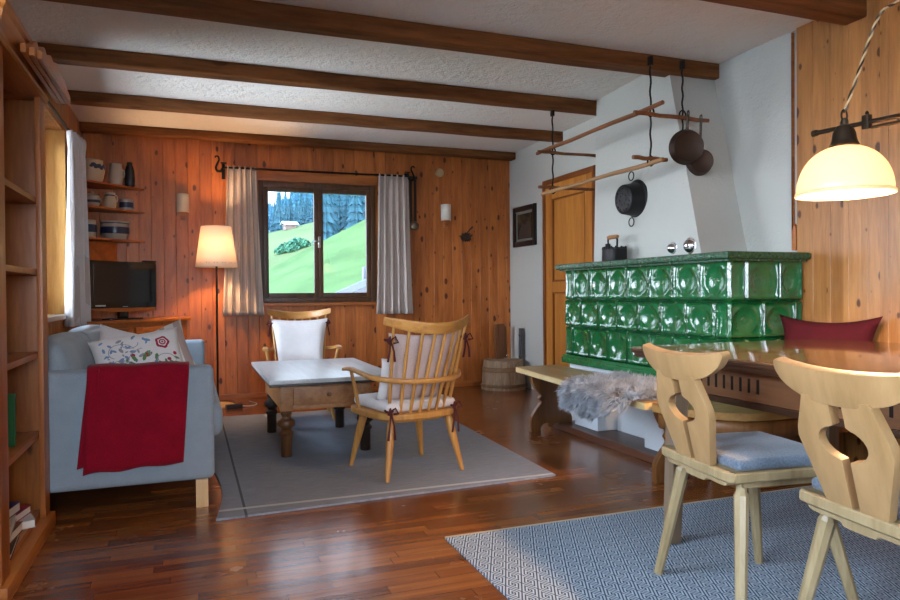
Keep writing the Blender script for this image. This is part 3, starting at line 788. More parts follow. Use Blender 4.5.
for nm, ph, mat in (('cable', 0, 'twist_tan'), ('cable', PI, 'brass_dark')):
    mb = MB(); mb.tube([p+Vector((.0035*math.cos(i*.8+ph), .0035*math.sin(i*.8+ph), 0)) for i, p in enumerate(cs)], .0042, 6); mb.build(nm, mat, t)

# ================================================================== DINING TABLE
t = thing('dining_table', 'polished brown dining table with slotted apron in front of the stove', 'table', (2.32, 1.45, 0))
TX, TY = .58, 1.06
oct_ = [(-TX, -TY), (TX, -TY), (TX, TY-.05), (TX-.05, TY), (-TX+.05, TY), (-TX, TY-.05)]
mb = MB(); mb.prism(oct_, .008, .003, TR((0, 0, .757)), 2); mb.build('tabletop', 'dt_top', t)
mb = MB(); mb.prism(oct_, .0142, .004, TR((0, 0, .7428)), 2); mb.build('table_edge', 'dt_mould', t)
mb = MB(); mb.prism([(x*.985, y*.992) for x, y in oct_], .018, .006, TR((0, 0, .7248)), 2); mb.build('top_moulding', 'dt_mould', t)
ax, ay = TX-.085, TY-.22
mb = MB()
for s in (-1, 1):
    mb.box((s*ax-.012, -ay, .615), (s*ax+.012, ay, .7245), .003); mb.box((-ax, s*ay-.012, .615), (ax, s*ay+.012, .7245), .003)
mb.build('apron', 'dt_apron', t)
for grp in (.55, -.05, -.65):
    for k in range(9):
        y = grp+(k-4)*.04; mb = MB(); mb.box((-ax-.0135, y-.006, .645), (-ax-.0115, y+.006, .695), .0008, None, 1); mb.build('slot_shade', 'iron', t)  # dark strips on the apron standing for shade inside carved slots
mb = MB()
for s in (-1, 1):
    mb.box((s*ax-.024, -ay-.02, .592), (s*ax+.024, ay+.02, .6148), .007); mb.box((-ax+.024, s*ay-.024, .592), (ax-.024, s*ay+.024, .6148), .007)
mb.build('apron_moulding', 'dt_mould', t)
for sx, sy in ((-1, 1), (1, 1), (-1, -1), (1, -1)):
    mb = MB(); x = sx*(TX-.06) if sx < 0 else TX-.30; y = sy*.79
    def lg(u, v, x=x, y=y):
        w = .030-.006*(1-v) ; a = u*4; i = int(a) % 4; f = a-int(a)
        c = [(-1, -1), (1, -1), (1, 1), (-1, 1)]; p = Vector(c[i]).lerp(Vector(c[(i+1) % 4]), f)
        return (x+p.x*w+(-.03*(1-v) if x < 0 else 0), y+p.y*w, .012+v*.585)
    mb.grid(lg, 8, 6, closeu=True); mb.build('leg', 'dt_leg', t, angle=30)

# ================================================================== DINING CHAIRS
def dining_chair(label, loc, rz):
    t = thing('dining_chair', label, 'chair', loc, rz, 'pale wooden dining chairs')
    # seat board
    so = sp2([(-.203, 0), (-.20, .17), (-.185, .195), (-.15, .20), (.165, .19), (.19, .175), (.195, .15), (.197, 0), (.195, -.15), (.19, -.175), (.165, -.19), (-.15, -.20), (-.185, -.195), (-.20, -.17), (-.203, 0)], 3)[:-1]
    mb = MB(); mb.prism(so, .030, .009, TR((0, 0, .436)), 3); mb.build('seat', 'beech_pale', t)
    mb = MB(); mb.prism(sp2([(-.17, 0), (-.15, -.016), (-.06, -.016), (-.045, -.026), (.045, -.026), (.06, -.016), (.15, -.016), (.17, 0)], 3), .045, .004, Matrix(((0, 0, 1, -.19), (1, 0, 0, 0), (0, 1, 0, .4358), (0, 0, 0, 1)))); mb.build('rear_batten', 'beech_pale', t)
    for y in (-.15, .15):
        mb = MB(); mb.prism([(-.143, 0), (-.14, -.022), (.10, -.022), (.15, 0)], .05, .004, Matrix(((1, 0, 0, 0), (0, 0, 1, y-.025), (0, 1, 0, .4358), (0, 0, 0, 1)))); mb.build('seat_batten', 'beech_pale', t)
    # legs
    for sx, sy in ((-1, -1), (-1, 1), (1, -1), (1, 1)):
        a = Vector((sx*.13, sy*.15, .43)); b = Vector((sx*(.19 if sx < 0 else .215), sy*.228, .0105))
        mb = MB(); mb.tube([b, b.lerp(a, .5), b.lerp(a, .9), b.lerp(a, .93), a], [.0155, .0195, .0225, .016, .016], 8); mb.build('leg', 'beech_pale', t, angle=25)
    # back: two splats with a slot and a pierced oval, crest rail above; local plane leans backwards
    lean = .24; Bm = TR((-.185, 0, .466), (0, -lean, 0)) @ Matrix(((0, 0, 1, -.012), (1, 0, 0, 0), (0, 1, 0, 0), (0, 0, 0, 1)))
    def half(s):
        o = [(.012, 0), (.092, 0), (.118, .08), (.146, .165), (.142, .19), (.104, .285), (.020, .285)]
        hole = [(.013, .238), (.035, .233)] + [(.064*math.cos(a), .19+.043*math.sin(a)) for a in [PI/2*.62-k*(PI*.62+PI*.62)/12/1.0 for k in range(0)]]
        arc = [(.075*math.cos(a), .170+.043*math.sin(a)) for a in [1.2-k*.24 for k in range(11)]]
        pts = o+[(.020, .215)]+arc+[(.013, .126)]
        return [(s*p[0], p[1]) for p in pts]
    for s in (-1, 1):
        mb = MB(); mb.prism(half(s), .024, .003, Bm); mb.build('back_splat', 'beech', t, angle=30)
    top = sp2([(-.222, .362), (-.15, .355), (0, .352), (.15, .354), (.212, .356)], 6)
    bot = sp2([(.226, .350), (.230, .337), (.225, .322), (.20, .302), (.15, .284), (.08, .271), (0, .267), (-.08, .271), (-.15, .286), (-.20, .314), (-.225, .345), (-.227, .357)], 4)
    out = top+bot
    mb = MB()
    # crest bends gently around the sitter
    t2 = bmesh.new(); f = t2.faces.new([t2.verts.new((p[0], p[1], 0)) for p in out])
    r = bmesh.ops.extrude_face_region(t2, geom=[f])
    for v in r['geom']:
        if isinstance(v, bmesh.types.BMVert): v.co.z += .03
    bmesh.ops.recalc_face_normals(t2, faces=t2.faces)
    bmesh.ops.bevel(t2, geom=[e for e in t2.edges if abs(e.verts[0].co.z-e.verts[1].co.z) < 1e-6], offset=.004, segments=2, profile=.7, affect='EDGES')
    bmesh.ops.triangulate(t2, faces=[f for f in t2.faces if len(f.verts) > 8])
    for v in t2.verts: v.co.z += -.004+.7*v.co.x**2
    mb.merge(t2, Bm); mb.build('crest_rail', 'beech', t, angle=30)
    # loose seat pad
    p = thing('seat_pad', '', 'cushion', (0, 0, 0))
    return t
def seat_pad(label, loc, rz):
    mb = MB(); mb.soft(.36, .375, .034, .016, None, .010)
    o = mb.build('seat_pad', 'seat_pad', None, angle=70)
    tag(o, label, 'cushion', 'blue grey seat pads', loc, (0, 0, rz))
for lab, pl, loc, rz in (
    ('pale wooden dining chair nearer the stove, pierced back toward the room, blue pad on it', 'blue grey seat pad on the dining chair nearer the stove', (1.69, 1.762, 0), -.13),
    ('pale wooden dining chair farther from the stove, second along the table edge', 'blue grey seat pad on the dining chair farther from the stove', (1.70, 1.195, 0), -.12)):
    t = dining_chair(lab, loc, rz)
    for o in [o for o in bpy.data.objects if o.name.startswith('seat_pad') and o.type == 'EMPTY']: bpy.data.objects.remove(o)
    c, s = math.cos(rz), math.sin(rz)
    seat_pad(pl, (loc[0]+.012*c, loc[1]+.012*s, .4835), rz)

# ================================================================== RUGS
def rug(name, label, outline_fn, nu, nv, mat, loc, th=.009):
    mb = MB()
    top = [[outline_fn(i/nu, j/nv) for i in range(nu+1)] for j in range(nv+1)]
    vs = [(p[0], p[1], th+p[2]) for r in top for p in r]; w = nu+1
    fs = [(j*w+i, j*w+i+1, (j+1)*w+i+1, (j+1)*w+i) for j in range(nv) for i in range(nu)]
    N0 = len(vs); vs += [(p[0], p[1], 0.0008) for r in top for p in r]
    ring = [i for i in range(nu+1)]+[j*w+nu for j in range(1, nv+1)]+[nv*w+i for i in range(nu-1, -1, -1)]+[j*w for j in range(nv-1, 0, -1)]
    for a, b in zip(ring, ring[1:]+ring[:1]): fs.append((a, b, b+N0, a+N0))
    fs += [(N0+j*w+i, N0+(j+1)*w+i, N0+(j+1)*w+i+1, N0+j*w+i+1) for j in range(nv) for i in range(nu)]
    mb.raw(vs, fs); o = mb.build(name, mat, None, angle=50); tag(o, label, 'rug', loc=loc); return o
def grey_out(u, v):
    x = -.0+1.75*u; y = 2.62*v
    x += .10*v*u + (1-u)*(.04*math.sin(v*9)*(1-v*.5)+.05*v) ; y += -.06*(1-v)*(1-u) + .035*u*(1-v)
    return (x, y, .0015*math.sin(x*7)*math.sin(y*5)+.0015)
rug('area_rug', 'ribbed grey rug with pale end stripe under coffee table and armchairs', grey_out, 40, 56, 'rug_grey', (.10, 3.275, 0))
r2 = rug('area_rug', 'blue grey diamond-weave rug under the dining table and chairs', lambda u, v: (2.25*u, -3.2*(1-v), .0008*math.sin(u*23)*math.sin(v*19)+.0008), 40, 50, 'rug_diamond', (.962, 2.625, 0), .007)
mb = MB(); mb.box((0, -.002, .0005), (2.25, .012, .0095), .002); mb.build('hem', 'rug_hem', r2)

# ================================================================== COFFEE TABLE
t = thing('coffee_table', 'low square-legged wooden coffee table with pale top on the grey rug', 'table', (.80, 4.69, .0115))
t['label'] = 'low wooden coffee table with pale worn top and turned legs on grey rug'
mb = MB(); mb.box((-.365, -.50, .452), (.42, .74, .478), .005); mb.build('tabletop', 'ct_top', t)
mb = MB(); mb.box((-.36, -.495, .435), (.415, .735, .4518), .004); mb.build('top_edge', 'ct_leg_dark', t)
mb = MB()
for x in (-.275, .255): mb.box((x-.012, -.42, .285), (x+.012, .42, .4345), .003)
mb.box((-.265, .41, .31), (.245, .432, .4345), .003); mb.box((-.265, -.432, .285), (.245, -.41, .31), .003); mb.box((-.265, -.432, .41), (.245, -.41, .4345), .003)
mb.build('apron', 'ct_wood', t)
mb = MB(); mb.box((-.215, -.437, .312), (.195, -.412, .418), .004); dr = mb.build('drawer', 'ct_wood', t)
mb = MB(); mb.lathe([(.006, 0), (.007, .012), (.014, .018), (.013, .026), (.004, .03)], 14, TR((0, -.436, .372), (PI/2, 0, 0))); mb.build('knob', 'ct_leg', dr)
LP = [(.0, .030), (.004, .033), (.125, .033), (.132, .036), (.138, .043), (.150, .044), (.158, .034), (.166, .028), (.176, .032), (.188, .050), (.205, .054), (.222, .048), (.232, .030), (.246, .026), (.262, .034), (.27, .034), (.28, .028)]
for x, y, m in ((-.255, -.40, 'ct_leg'), (.235, -.40, 'ct_leg_dark'), (-.255, .40, 'ct_leg_dark'), (.235, .40, 'ct_leg_dark')):
    mb = MB(); mb.lathe([(r, z) for z, r in LP], 20, TR((x, y, 0))); mb.build('leg', m, t); mb = MB(); mb.box((x-.038, y-.038, .2802), (x+.038, y+.038, .4345), .004); mb.build('leg_block', 'ct_wood', t)

# ================================================================== WINDSOR ARMCHAIRS
def armchair(label, loc, rz):
    t = thing('armchair', label, 'armchair', loc, rz, 'spindle-back armchairs')
    so = sp2([(-.235, -.15), (-.25, 0), (-.235, .15), (-.16, .225), (0, .255), (.16, .255), (.24, .2), (.255, 0), (.24, -.2), (.16, -.255), (0, -.255), (-.16, -.225), (-.235, -.15)], 5)[:-1]
    mb = MB(); mb.prism(so, .034, .01, TR((0, 0, .315)), 3); mb.build('seat', 'windsor', t)
    mb = MB(); mb.prism([(x*.8, y*.8) for x, y in so], .02, .005, TR((0, 0, .2955))); mb.build('seat_block', 'windsor', t)
    for sx, sy in ((-1, -1), (-1, 1), (1, -1), (1, 1)):
        a = Vector((sx*.165, sy*.175, .318)); b = Vector((sx*.225, sy*.235, .0))
        mb = MB(); mb.tube([b, b.lerp(a, .25), b.lerp(a, .6), b.lerp(a, .88), b.lerp(a, .96), a], [.011, .0155, .0215, .023, .018, .012], 12); mb.build('leg', 'windsor', t)
    # back spindles + rail
    N = 8
    def railp(k):       # k -1..1
        return Vector((-.395+.12*k*k, .24*k, .792+.036*k*k))
    for i in range(N):
        k = -1+2*i/(N-1)
        a = Vector((-.205+.05*k*k, .185*k, .335)); b = railp(k*.93)
        mb = MB(); mb.tube([a.lerp(b, q/5) for q in range(6)], [.0085, .0095, .0095, .009, .0082, .0075], 8); mb.build('spindle', 'windsor', t)
    def rf(u, v):
        k = -1.08+2.16*v; p = railp(k); a = u*2*PI
        h = .031*(1-.25*abs(k)**3)
        c, s = math.cos(a), math.sin(a)
        d = Vector((.011*math.copysign(abs(c)**.5, c), 0, h*math.copysign(abs(s)**.5, s)))
        return p+Vector((d.x-.22*d.z, 0, d.z+.012))
    mb = MB(); mb.grid(rf, 20, 24, closeu=True)
    for v in (0, 1): mb.raw([rf(i/20, v) for i in range(20)], [tuple(range(20))])
    mb.build('top_rail', 'windsor_h', t, doubles=True, angle=50)
    # arm bow running behind the spindles
    ap = spline([(.18, -.285, .562), (.12, -.282, .568), (.0, -.285, .56), (-.15, -.265, .54), (-.265, -.16, .528), (-.305, 0, .524), (-.265, .16, .528), (-.15, .265, .54), (.0, .285, .56), (.12, .282, .568), (.18, .285, .562)], 6)
    def bow(u, v):
        n = len(ap)-1; f = v*n; i = min(int(f), n-1); p = ap[i].lerp(ap[i+1], f-i); d = (ap[min(i+1, n)]-ap[i]).normalized()
        nrm = Vector((-d.y, d.x, 0)); e = abs(v-.5)*2
        wd = .012+.012*max(0, (e-.55)/.45); hh = .014-.004*max(0, (e-.55)/.45); a = u*2*PI; c, s = math.cos(a), math.sin(a)
        return p+nrm*wd*math.copysign(abs(c)**.6, c)+Vector((0, 0, hh*math.copysign(abs(s)**.6, s)))
    mb = MB(); mb.grid(bow, 14, 64, closeu=True)
    for v in (0, 1): mb.raw([bow(i/14, v) for i in range(14)], [tuple(range(14))])
    mb.build('arm_bow', 'windsor_h', t, doubles=True, angle=50)
    for s in (-1, 1):
        mb = MB(); mb.tube([(.11, s*.235, .34), (.115, s*.255, .45), (.12, s*.278, .56)], [.009, .012, .009], 10); mb.build('arm_post', 'windsor', t)
    return t
def armchair_cushions(loc, rz, seat_lab, back_lab, mseat, mback):
    Mx = TR(loc, (0, 0, rz))
    mb = MB(); mb.soft(.43, .44, .055, .027, None, .012)
    o = mb.build('seat_cushion', mseat, None, angle=70); o.matrix_world = Mx @ TR((.015, 0, .3785)); tag(o, seat_lab, 'cushion')
    mb = MB()
    mb.grid(lambda a, b: pillow_pt(.43, .40, .085, a*2-1, b*2-1, 1, .05), 16, 16); mb.grid(lambda a, b: pillow_pt(.43, .40, .085, a*2-1, b*2-1, -1, .05), 16, 16)
    bm = mb.bm
    for v in bm.verts:      # broader at the top, bowed with the spindles
        x, y, z = v.co; k = (y+.22)/.44
        v.co = Vector((x*(.80+.30*k), y, z+.55*x*x))
    o = mb.build('backrest_cushion', mback, None, angle=70, doubles=True)
    # local: X width -> chair Y ; Y height ; Z thickness -> chair +X
    B = Matrix(((0, 0, 1, -.212), (1, 0, 0, 0), (0, 1, 0, .60), (0, 0, 0, 1)))
    o.matrix_world = Mx @ TR((0, 0, 0)) @ Matrix.Translation((-.005, 0, .61)) @ Matrix.Rotation(-.33, 4, 'Y') @ Matrix(((0, 0, 1, -.205), (1, 0, 0, 0), (0, 1, 0, 0), (0, 0, 0, 1)))
    o.matrix_world = Mx @ Matrix.Translation((-.200, 0, .588)) @ Matrix.Rotation(-.385, 4, 'Y') @ Matrix(((0, 0, 1, 0), (1, 0, 0, 0), (0, 1, 0, 0), (0, 0, 0, 1)))
    tag(o, back_lab, 'cushion')
    inv = o.matrix_world.inverted()
    for s in (-1, 1):
        for (cx, cz, ln) in ((-.30, .745, .11), (-.235, .365, .15)):
            wdt = .232 if cz > .6 else .20
            base = Mx @ Vector((cx+.05*1, s*wdt, cz)); mb = MB()
            P = lambda dx, dy, dz: inv @ (base+ (Mx.to_3x3() @ Vector((dx, dy, dz))))
            mb.tube([P(.02*math.cos(2*PI*k/10), .022*math.sin(2*PI*k/10), .004*math.sin(k)) for k in range(10)], .006, 6, closed=True)
            for q in (-1, 1):
                mb.tube([P(-.02, 0, 0), P(-.045, q*.015, .02), P(-.05, q*.03, -.01), P(-.03, q*.012, -.015)], .005, 6)
                mb.tube([P(-.02, 0, 0), P(-.035, q*.012, -ln*.5), P(-.028, q*.02, -ln)], [.005, .005, .0065], 6)
            mb.build('tie_cord', 'cord_red', o)
NEAR = ((1.14, 3.76, .0115), math.radians(102)); FAR = ((.84, 5.62, .0115), math.radians(-95))
armchair('wooden spindle-back armchair seen from behind, between coffee table and dining chairs', *NEAR)
armchair('wooden spindle-back armchair facing the room below the window behind coffee table', *FAR)
armchair_cushions(*NEAR, 'pale seat cushion on the armchair seen from behind', 'dusky back cushion tied with dark red cords to the armchair seen from behind', 'lilac_white', 'lilac')
armchair_cushions(*FAR, 'pale seat cushion on the armchair below the window', 'pale mauve back cushion tied to the armchair below the window', 'lilac_white', 'lilac_white')
mb = MB(); mb.pillow(.27, .25, .10, None, 14, .1)
o = mb.build('throw_pillow', 'pillow_white', None, angle=80, doubles=True)
o.matrix_world = TR(NEAR[0], (0, 0, NEAR[1])) @ Matrix.Translation((-.075, .07, .52)) @ Matrix.Rotation(-.3, 4, 'Y') @ Matrix(((0, 0, 1, 0), (1, 0, 0, 0), (0, 1, 0, 0), (0, 0, 0, 1)))
tag(o, 'small white throw pillow leaning in the armchair seen from behind', 'pillow')

# ================================================================== SOFA
t = thing('sofa', 'grey blue two-seat sofa with pale wooden legs along the window wall', 'sofa', (-.38, 4.5, 0))
def S(x, y, z): return (x+.38, y-4.5, z)
def sbox(lo, hi, r, nm, puff=0, mat='sofa', puffx=0):
    c = S(*[(a+b)/2 for a, b in zip(lo, hi)]); mb = MB(); mb.soft(*[b-a for a, b in zip(lo, hi)], r, Matrix.Translation(c), puff, 7, puffx); return mb.build(nm, mat, t, angle=80)
sbox((-.84, 3.45, .13), (.105, 3.56, .665), .028, 'arm'); sbox((-.84, 5.44, .13), (.105, 5.56, .665), .028, 'arm')
sbox((-.85, 3.56, .14), (.05, 5.44, .31), .02, 'base'); sbox((-.85, 3.56, .3), (-.66, 5.44, .70), .04, 'backrest')
sbox((-.66, 3.565, .30), (.15, 5.435, .465), .05, 'seat_cushion', .02)
for a, b in ((3.57, 4.495), (4.505, 5.43)):
    mb = MB(); mb.soft(.18, b-a, .36, .06, TR(S(-.60, (a+b)/2, .61), (0, -.26, 0)), .02, 7, .04); mb.build('backrest_cushion', 'sofa', t, angle=80)
for x, y in ((.048, 3.478), (-.80, 3.475), (.048, 5.52), (-.80, 5.52)):
    mb = MB(); mb.cbox(S(x, y, .0655), (.055, .05, .131), .004); mb.build('leg', 'sofa_leg', t)
# blanket over the near arm
pth = spline([(0, 3.585, .50), (0, 3.582, .62), (0, 3.568, .672), (0, 3.50, .681), (0, 3.43, .672), (0, 3.424, .60), (0, 3.422, .45), (0, 3.42, .22)], 6)
def bl(u, v):
    n = len(pth)-1; f = v*n; i = min(int(f), n-1); p = pth[i].lerp(pth[i+1], f-i)
    dn = max(0, .66-p.z)/.45*(1 if p.y < 3.5 else 0)
    x0 = -.425-.02*dn; x1 = -.003-.03*dn
    x = x0+(x1-x0)*u
    y = p.y-.006*dn*(1+math.sin(u*9+1)) + (.004*math.sin(u*5))
    z = p.z
    if p.y < 3.45: z = p.z+dn*(.022*u-.012+.004*math.sin(u*14))
    return (x, y, z+.003*math.sin(u*11))
mb = MB(); mb.grid(bl, 26, 44)
o = mb.build('blanket', 'blanket', None, angle=80, solid=.009); tag(o, 'crimson red wool blanket folded over the sofa arm', 'blanket')
mb = MB()
def fl(u, v):
    x = -.452+.075*u-.018*v; return (x+.03*(1-v)*(1-u), 3.424+.004*math.sin(u*4), .655-.42*v+.018*u)
mb.grid(fl, 8, 16); mb.build('fold', 'blanket', o, angle=80, solid=.008)

# pillows on the sofa
EM = Matrix.Translation((-.235, 3.84, .66)) @ Euler((math.radians(56), 0, math.radians(4))).to_matrix().to_4x4() @ Matrix.Rotation(math.radians(10), 4, 'Z')
mb = MB(); mb.pillow(.43, .34, .13, None, 20, .08, .01)
o = mb.build('throw_pillow', 'pillow_white', None, angle=80, doubles=True); o.matrix_world = EM
tag(o, 'white embroidered pillow with red rose on the sofa behind the blanket', 'pillow')
def pp(u, v): p = Vector(pillow_pt(.43, .34, .13, u, v, 1, .08, .01)); p.z += .0022; return p
def patch(mb, u, v, r, n=10, sx=1, rot=0):
    vs = [pp(u, v)]+[pp(u+(r*sx*math.cos(2*PI*k/n)*math.cos(rot)-r*math.sin(2*PI*k/n)*math.sin(rot))/.215, v+(r*sx*math.cos(2*PI*k/n)*math.sin(rot)+r*math.sin(2*PI*k/n)*math.cos(rot))/.17) for k in range(n)]
    mb.raw(vs, [(0, 1+k, 1+(k+1) % n) for k in range(n)])
def ringp(mb, u, v, r, w, n=18, wob=0):
    vs = []
    for rr in (r, r-w):
        for k in range(n):
            a = 2*PI*k/n; q = rr*(1+wob*math.cos(5*a)); vs.append(pp(u+q*math.cos(a)/.215, v+q*math.sin(a)/.17))
    mb.raw(vs, [(k, (k+1) % n, n+(k+1) % n, n+k) for k in range(n)])
red, blue, green, grey = MB(), MB(), MB(), MB()
ringp(red, .55, .35, .036, .012, wob=.1); ringp(red, .55, .35, .018, .007); patch(red, .55, .35, .006)
for u, v in ((.15, -.02), (-.15, .05), (.62, -.25), (.8, -.05), (.35, -.55), (-.05, -.5)): patch(red, u, v, .011, 8)
for i in range(44):
    u = rnd.uniform(-.8, .35); v = rnd.uniform(-.3, .75); patch(blue if i % 3 else grey, u, v, rnd.uniform(.004, .009), 6, 2.0, rnd.uniform(0, 3))
for i in range(26):
    u = rnd.uniform(-.3, .85); v = rnd.uniform(-.8, .1); patch(green, u, v, rnd.uniform(.005, .010), 6, 2.2, rnd.uniform(0, 3))
for c0, r0, a0, a1 in (((-.45, .2), .35, .2, 4), ((.05, -.2), .4, 1.5, 5.5), ((.5, -.3), .3, 0, 3.6), ((-.1, .5), .25, 3, 6), ((-.5, -.3), .3, 0, 4)):
    grey.tube([pp(c0[0]+r0*math.cos(a0+(a1-a0)*k/16)*(1-k/30), c0[1]+r0*1.1*math.sin(a0+(a1-a0)*k/16)*(1-k/30)) for k in range(17)], .0018, 4)
for mb, m in ((red, 'thread_red'), (blue, 'thread_blue'), (green, 'thread_green'), (grey, 'thread_grey')): mb.build('embroidery_pattern', m, o, smooth=False)
mb = MB(); mb.pillow(.38, .34, .13, None, 18, .08, .01)
o = mb.build('throw_pillow', 'pillow_stripe', None, angle=80, doubles=True); o.matrix_world = Matrix.Translation((-.17, 4.02, .655)) @ Euler((math.radians(62), math.radians(-24), math.radians(-10))).to_matrix().to_4x4()
tag(o, 'striped beige pillow behind the embroidered pillow on the sofa', 'pillow')
mb = MB(); mb.pillow(.40, .36, .12, None, 18, .1, .01)
o = mb.build('throw_pillow', 'lilac_white', None, angle=80, doubles=True); o.matrix_world = Matrix.Translation((-.30, 4.24, .635)) @ Euler((math.radians(66), math.radians(14), math.radians(10))).to_matrix().to_4x4()
tag(o, 'plain pale pillow hidden rearmost among the sofa pillows', 'pillow')

# ================================================================== BOOKCASE
t = thing('bookcase', 'tall pine bookcase with stepped cornice against the window wall', 'bookcase', (XL+.005, 3.18, 0))
def Bk(x, y, z): return (x-XL-.005, y-3.18, z)
BX0, BX1, BY0, BY1 = XL+.006, -.575, 2.60, 3.425
def bb(nm, lo, hi, bev=.004, mat='bookcase', p=None): mb = MB(); mb.box(Bk(*lo), Bk(*hi), bev); return mb.build(nm, mat, p or t)
for a, b in ((BY0, BY0+.028), (BY1-.028, BY1)):
    mb = MB(); mb.box(Bk(BX0, a, .0), Bk(BX1-.02, b, 1.86), .003); mb.build('side_panel', 'bookcase', t)
for a, b in ((BY0-.005, BY0+.11), (BY1-.10, BY1+.005)):
    mb = MB(); mb.box(Bk(BX1-.022, a, .06), Bk(BX1, b, 1.84), .005); mb.build('front_post', 'bookcase', t)
bb('back_panel', (BX0, BY0+.028, .06), (BX0+.012, BY1-.028, 1.86), .001)
for z in (1.415, 1.112, .762, .423): bb('shelf', (BX0+.012, BY0+.029, z-.024), (BX1-.024, BY1-.029, z), .004, 'bookcase_h')
bb('shelf', (BX0+.012, BY0+.029, 1.835), (BX1-.024, BY1-.029, 1.859), .004, 'bookcase_h')
bb('plinth', (BX0, BY0-.02, 0), (BX1+.02, BY1+.02, .062), .012, 'bookcase_h'); bb('base_shelf', (BX0+.012, BY0+.029, .063), (BX1-.024, BY1-.029, .085), .003, 'bookcase_h')
prof = [(0, 1.872), (.018, 1.872), (.022, 1.885), (.032, 1.892), (.036, 1.91), (.05, 1.925), (.058, 1.945), (.062, 1.96), (.08, 1.97), (.08, 1.992), (0, 1.992)]
mb = MB(); rows_ = []
for (px, sgx, py) in ((BX0, 0, BY0), (BX1, 1, BY0), (BX1, 1, BY1), (BX0, 0, BY1)):
    rows_.append([Bk(px+sgx*o_*.5, py+(-o_ if py == BY0 else o_)*.5, z-.04) for o_, z in prof])
vs = [p for r in rows_ for p in r]; n = len(prof)
fs = [(k*n+i, k*n+i+1, (k+1)*n+i+1, (k+1)*n+i) for k in range(3) for i in range(n-1)]
fs += [tuple(k*n+n-2 for k in range(4)), (0, n, 2*n, 3*n)]
mb.raw(vs, fs); mb.build('cornice', 'bookcase_h', t, angle=25)
for k in range(3):     # stepped and scalloped crest boards in front of the cornice
    x0 = BX1+.040+k*.020; y0, y1 = BY0+.16+.03*k, BY1+.02-.0*k; yc = (y0+y1)/2; hh = [.0, .02, .03, .055, .075, .06, .085, .10]
    pts_ = [(y0+(yc-y0)*q/7, 1.87+hh[q]*(1-.25*k)) for q in range(8)]; pts_ += [(2*yc-a, b) for a, b in reversed(pts_[:-1])]
    pts_ = sp2(pts_, 4); pts_ = [(y0, 1.842)]+pts_+[(y1, 1.842)]
    mb = MB(); mb.prism([(y-3.18, z) for y, z in pts_], .017, .003, Matrix(((0, 0, 1, x0-XL-.005), (1, 0, 0, 0), (0, 1, 0, 0), (0, 0, 0, 1)))); mb.build('crest_board', 'bookcase_h', t)
# books
def book(name, lab, c, d, rot, mat, pages=True, cat='book', group=None):
    """closed book or magazine: cover with a page block; c centre of the bottom"""
    o = thing(name, lab, cat, c, 0, group); o.rotation_euler = rot
    x, y, z = d
    mb = MB(); mb.box((-x/2, -y/2, 0), (x/2, y/2, .002)); mb.box((-x/2, -y/2, z-.002), (x/2, y/2, z)); mb.box((-x/2, -y/2, .0015), (-x/2+.002, y/2, z-.0015)); mb.build('cover', mat, o, smooth=False)
    mb = MB(); mb.box((-x/2+.0025, -y/2+.003, .0025), (x/2-.003, y/2-.003, z-.0025)); mb.build('pages', 'paper', o, smooth=False)
    return o
zb = .0855
book('magazine', 'dark notebook with pale edges at bottom of the bookcase pile', (-.70, 2.90, zb), (.20, .26, .02), (0, 0, .1), 'mag_dark', cat='magazine')
book('book', 'brown book above the dark notebook in the bookcase pile', (-.705, 2.93, zb+.0205), (.19, .24, .035), (0, 0, -.06), 'mag_brown')
book('book', 'grey book on top of the brown book in the bookcase pile', (-.71, 2.95, zb+.056), (.19, .23, .04), (0, 0, .12), 'mag_grey')
book('box', 'purple blue flat box near the top of the bookcase pile', (-.71, 2.96, zb+.0965), (.17, .21, .035), (0, 0, -.15), 'mag_blue', cat='box')
book('magazine', 'cream paper booklet on top of the bookcase pile', (-.71, 2.96, zb+.132), (.15, .20, .03), (0, 0, .2), 'mag_cream', cat='magazine')
book('magazine', 'white magazine leaning at the far side of the pile on bookcase base', (-.695, 3.17, zb), (.20, .14, .03), (0, 0, .35), 'mag_white', cat='magazine')
book('book', 'crimson covered booklet lying beside the bookcase pile', (-.71, 3.20, zb+.0305), (.17, .14, .03), (0, 0, -.2), 'mag_red')
book('magazine', 'pale magazine lying nearest the bookcase post on the base shelf', (-.69, 2.745, zb), (.19, .13, .022), (0, 0, .25), 'mag_white', cat='magazine')
book('book', 'thick brown-red book on the pale magazine on the bookcase base', (-.70, 2.75, zb+.0225), (.17, .12, .035), (0, 0, -.1), 'mag_brown')
book('magazine', 'grey and white magazine on top of the brown-red book on the bookcase base', (-.70, 2.755, zb+.058), (.16, .12, .02), (0, 0, .3), 'mag_grey', cat='magazine')
o = book('book', 'dark green book standing upright on the lower bookcase shelf', (-.70, 3.06, .5245), (.14, .20, .03), (PI/2, 0, PI), 'green_book')

# ================================================================== CORNER: cabinet, TV, shelves, crockery
CX, CY = XL, YF-.02
pts = [(XL+.005, 5.86), (.012, 6.725), (.012, YF-.018), (XL+.005, YF-.018)]
t = thing('corner_cabinet', 'low pine corner cabinet with framed doors under the television', 'cabinet', (-.4, 6.5, 0))
Lp = lambda ps, s=0: [(x+.4, y-6.5) for x, y in ps]
mb = MB(); mb.prism(Lp([(XL+.01, 5.92), (-.02, 6.74), (-.02, YF-.02), (XL+.01, YF-.02)]), .73, .003, TR((0, 0, .04))); mb.build('body', 'cab', t)
mb = MB(); mb.prism(Lp(pts), .028, .008, TR((0, 0, .7705))); mb.build('top', 'cab', t)
mb = MB(); mb.prism(Lp([(XL+.01, 5.94), (-.03, 6.75), (-.03, YF-.03), (XL+.01, YF-.03)]), .039, .002, TR((0, 0, .0005))); mb.build('plinth', 'cab', t)
fd = Vector((.85, .82, 0)).normalized(); fnm = Vector((fd.y, -fd.x, 0)); c0 = Vector((XL+.01+.4, 5.92-6.5, 0))
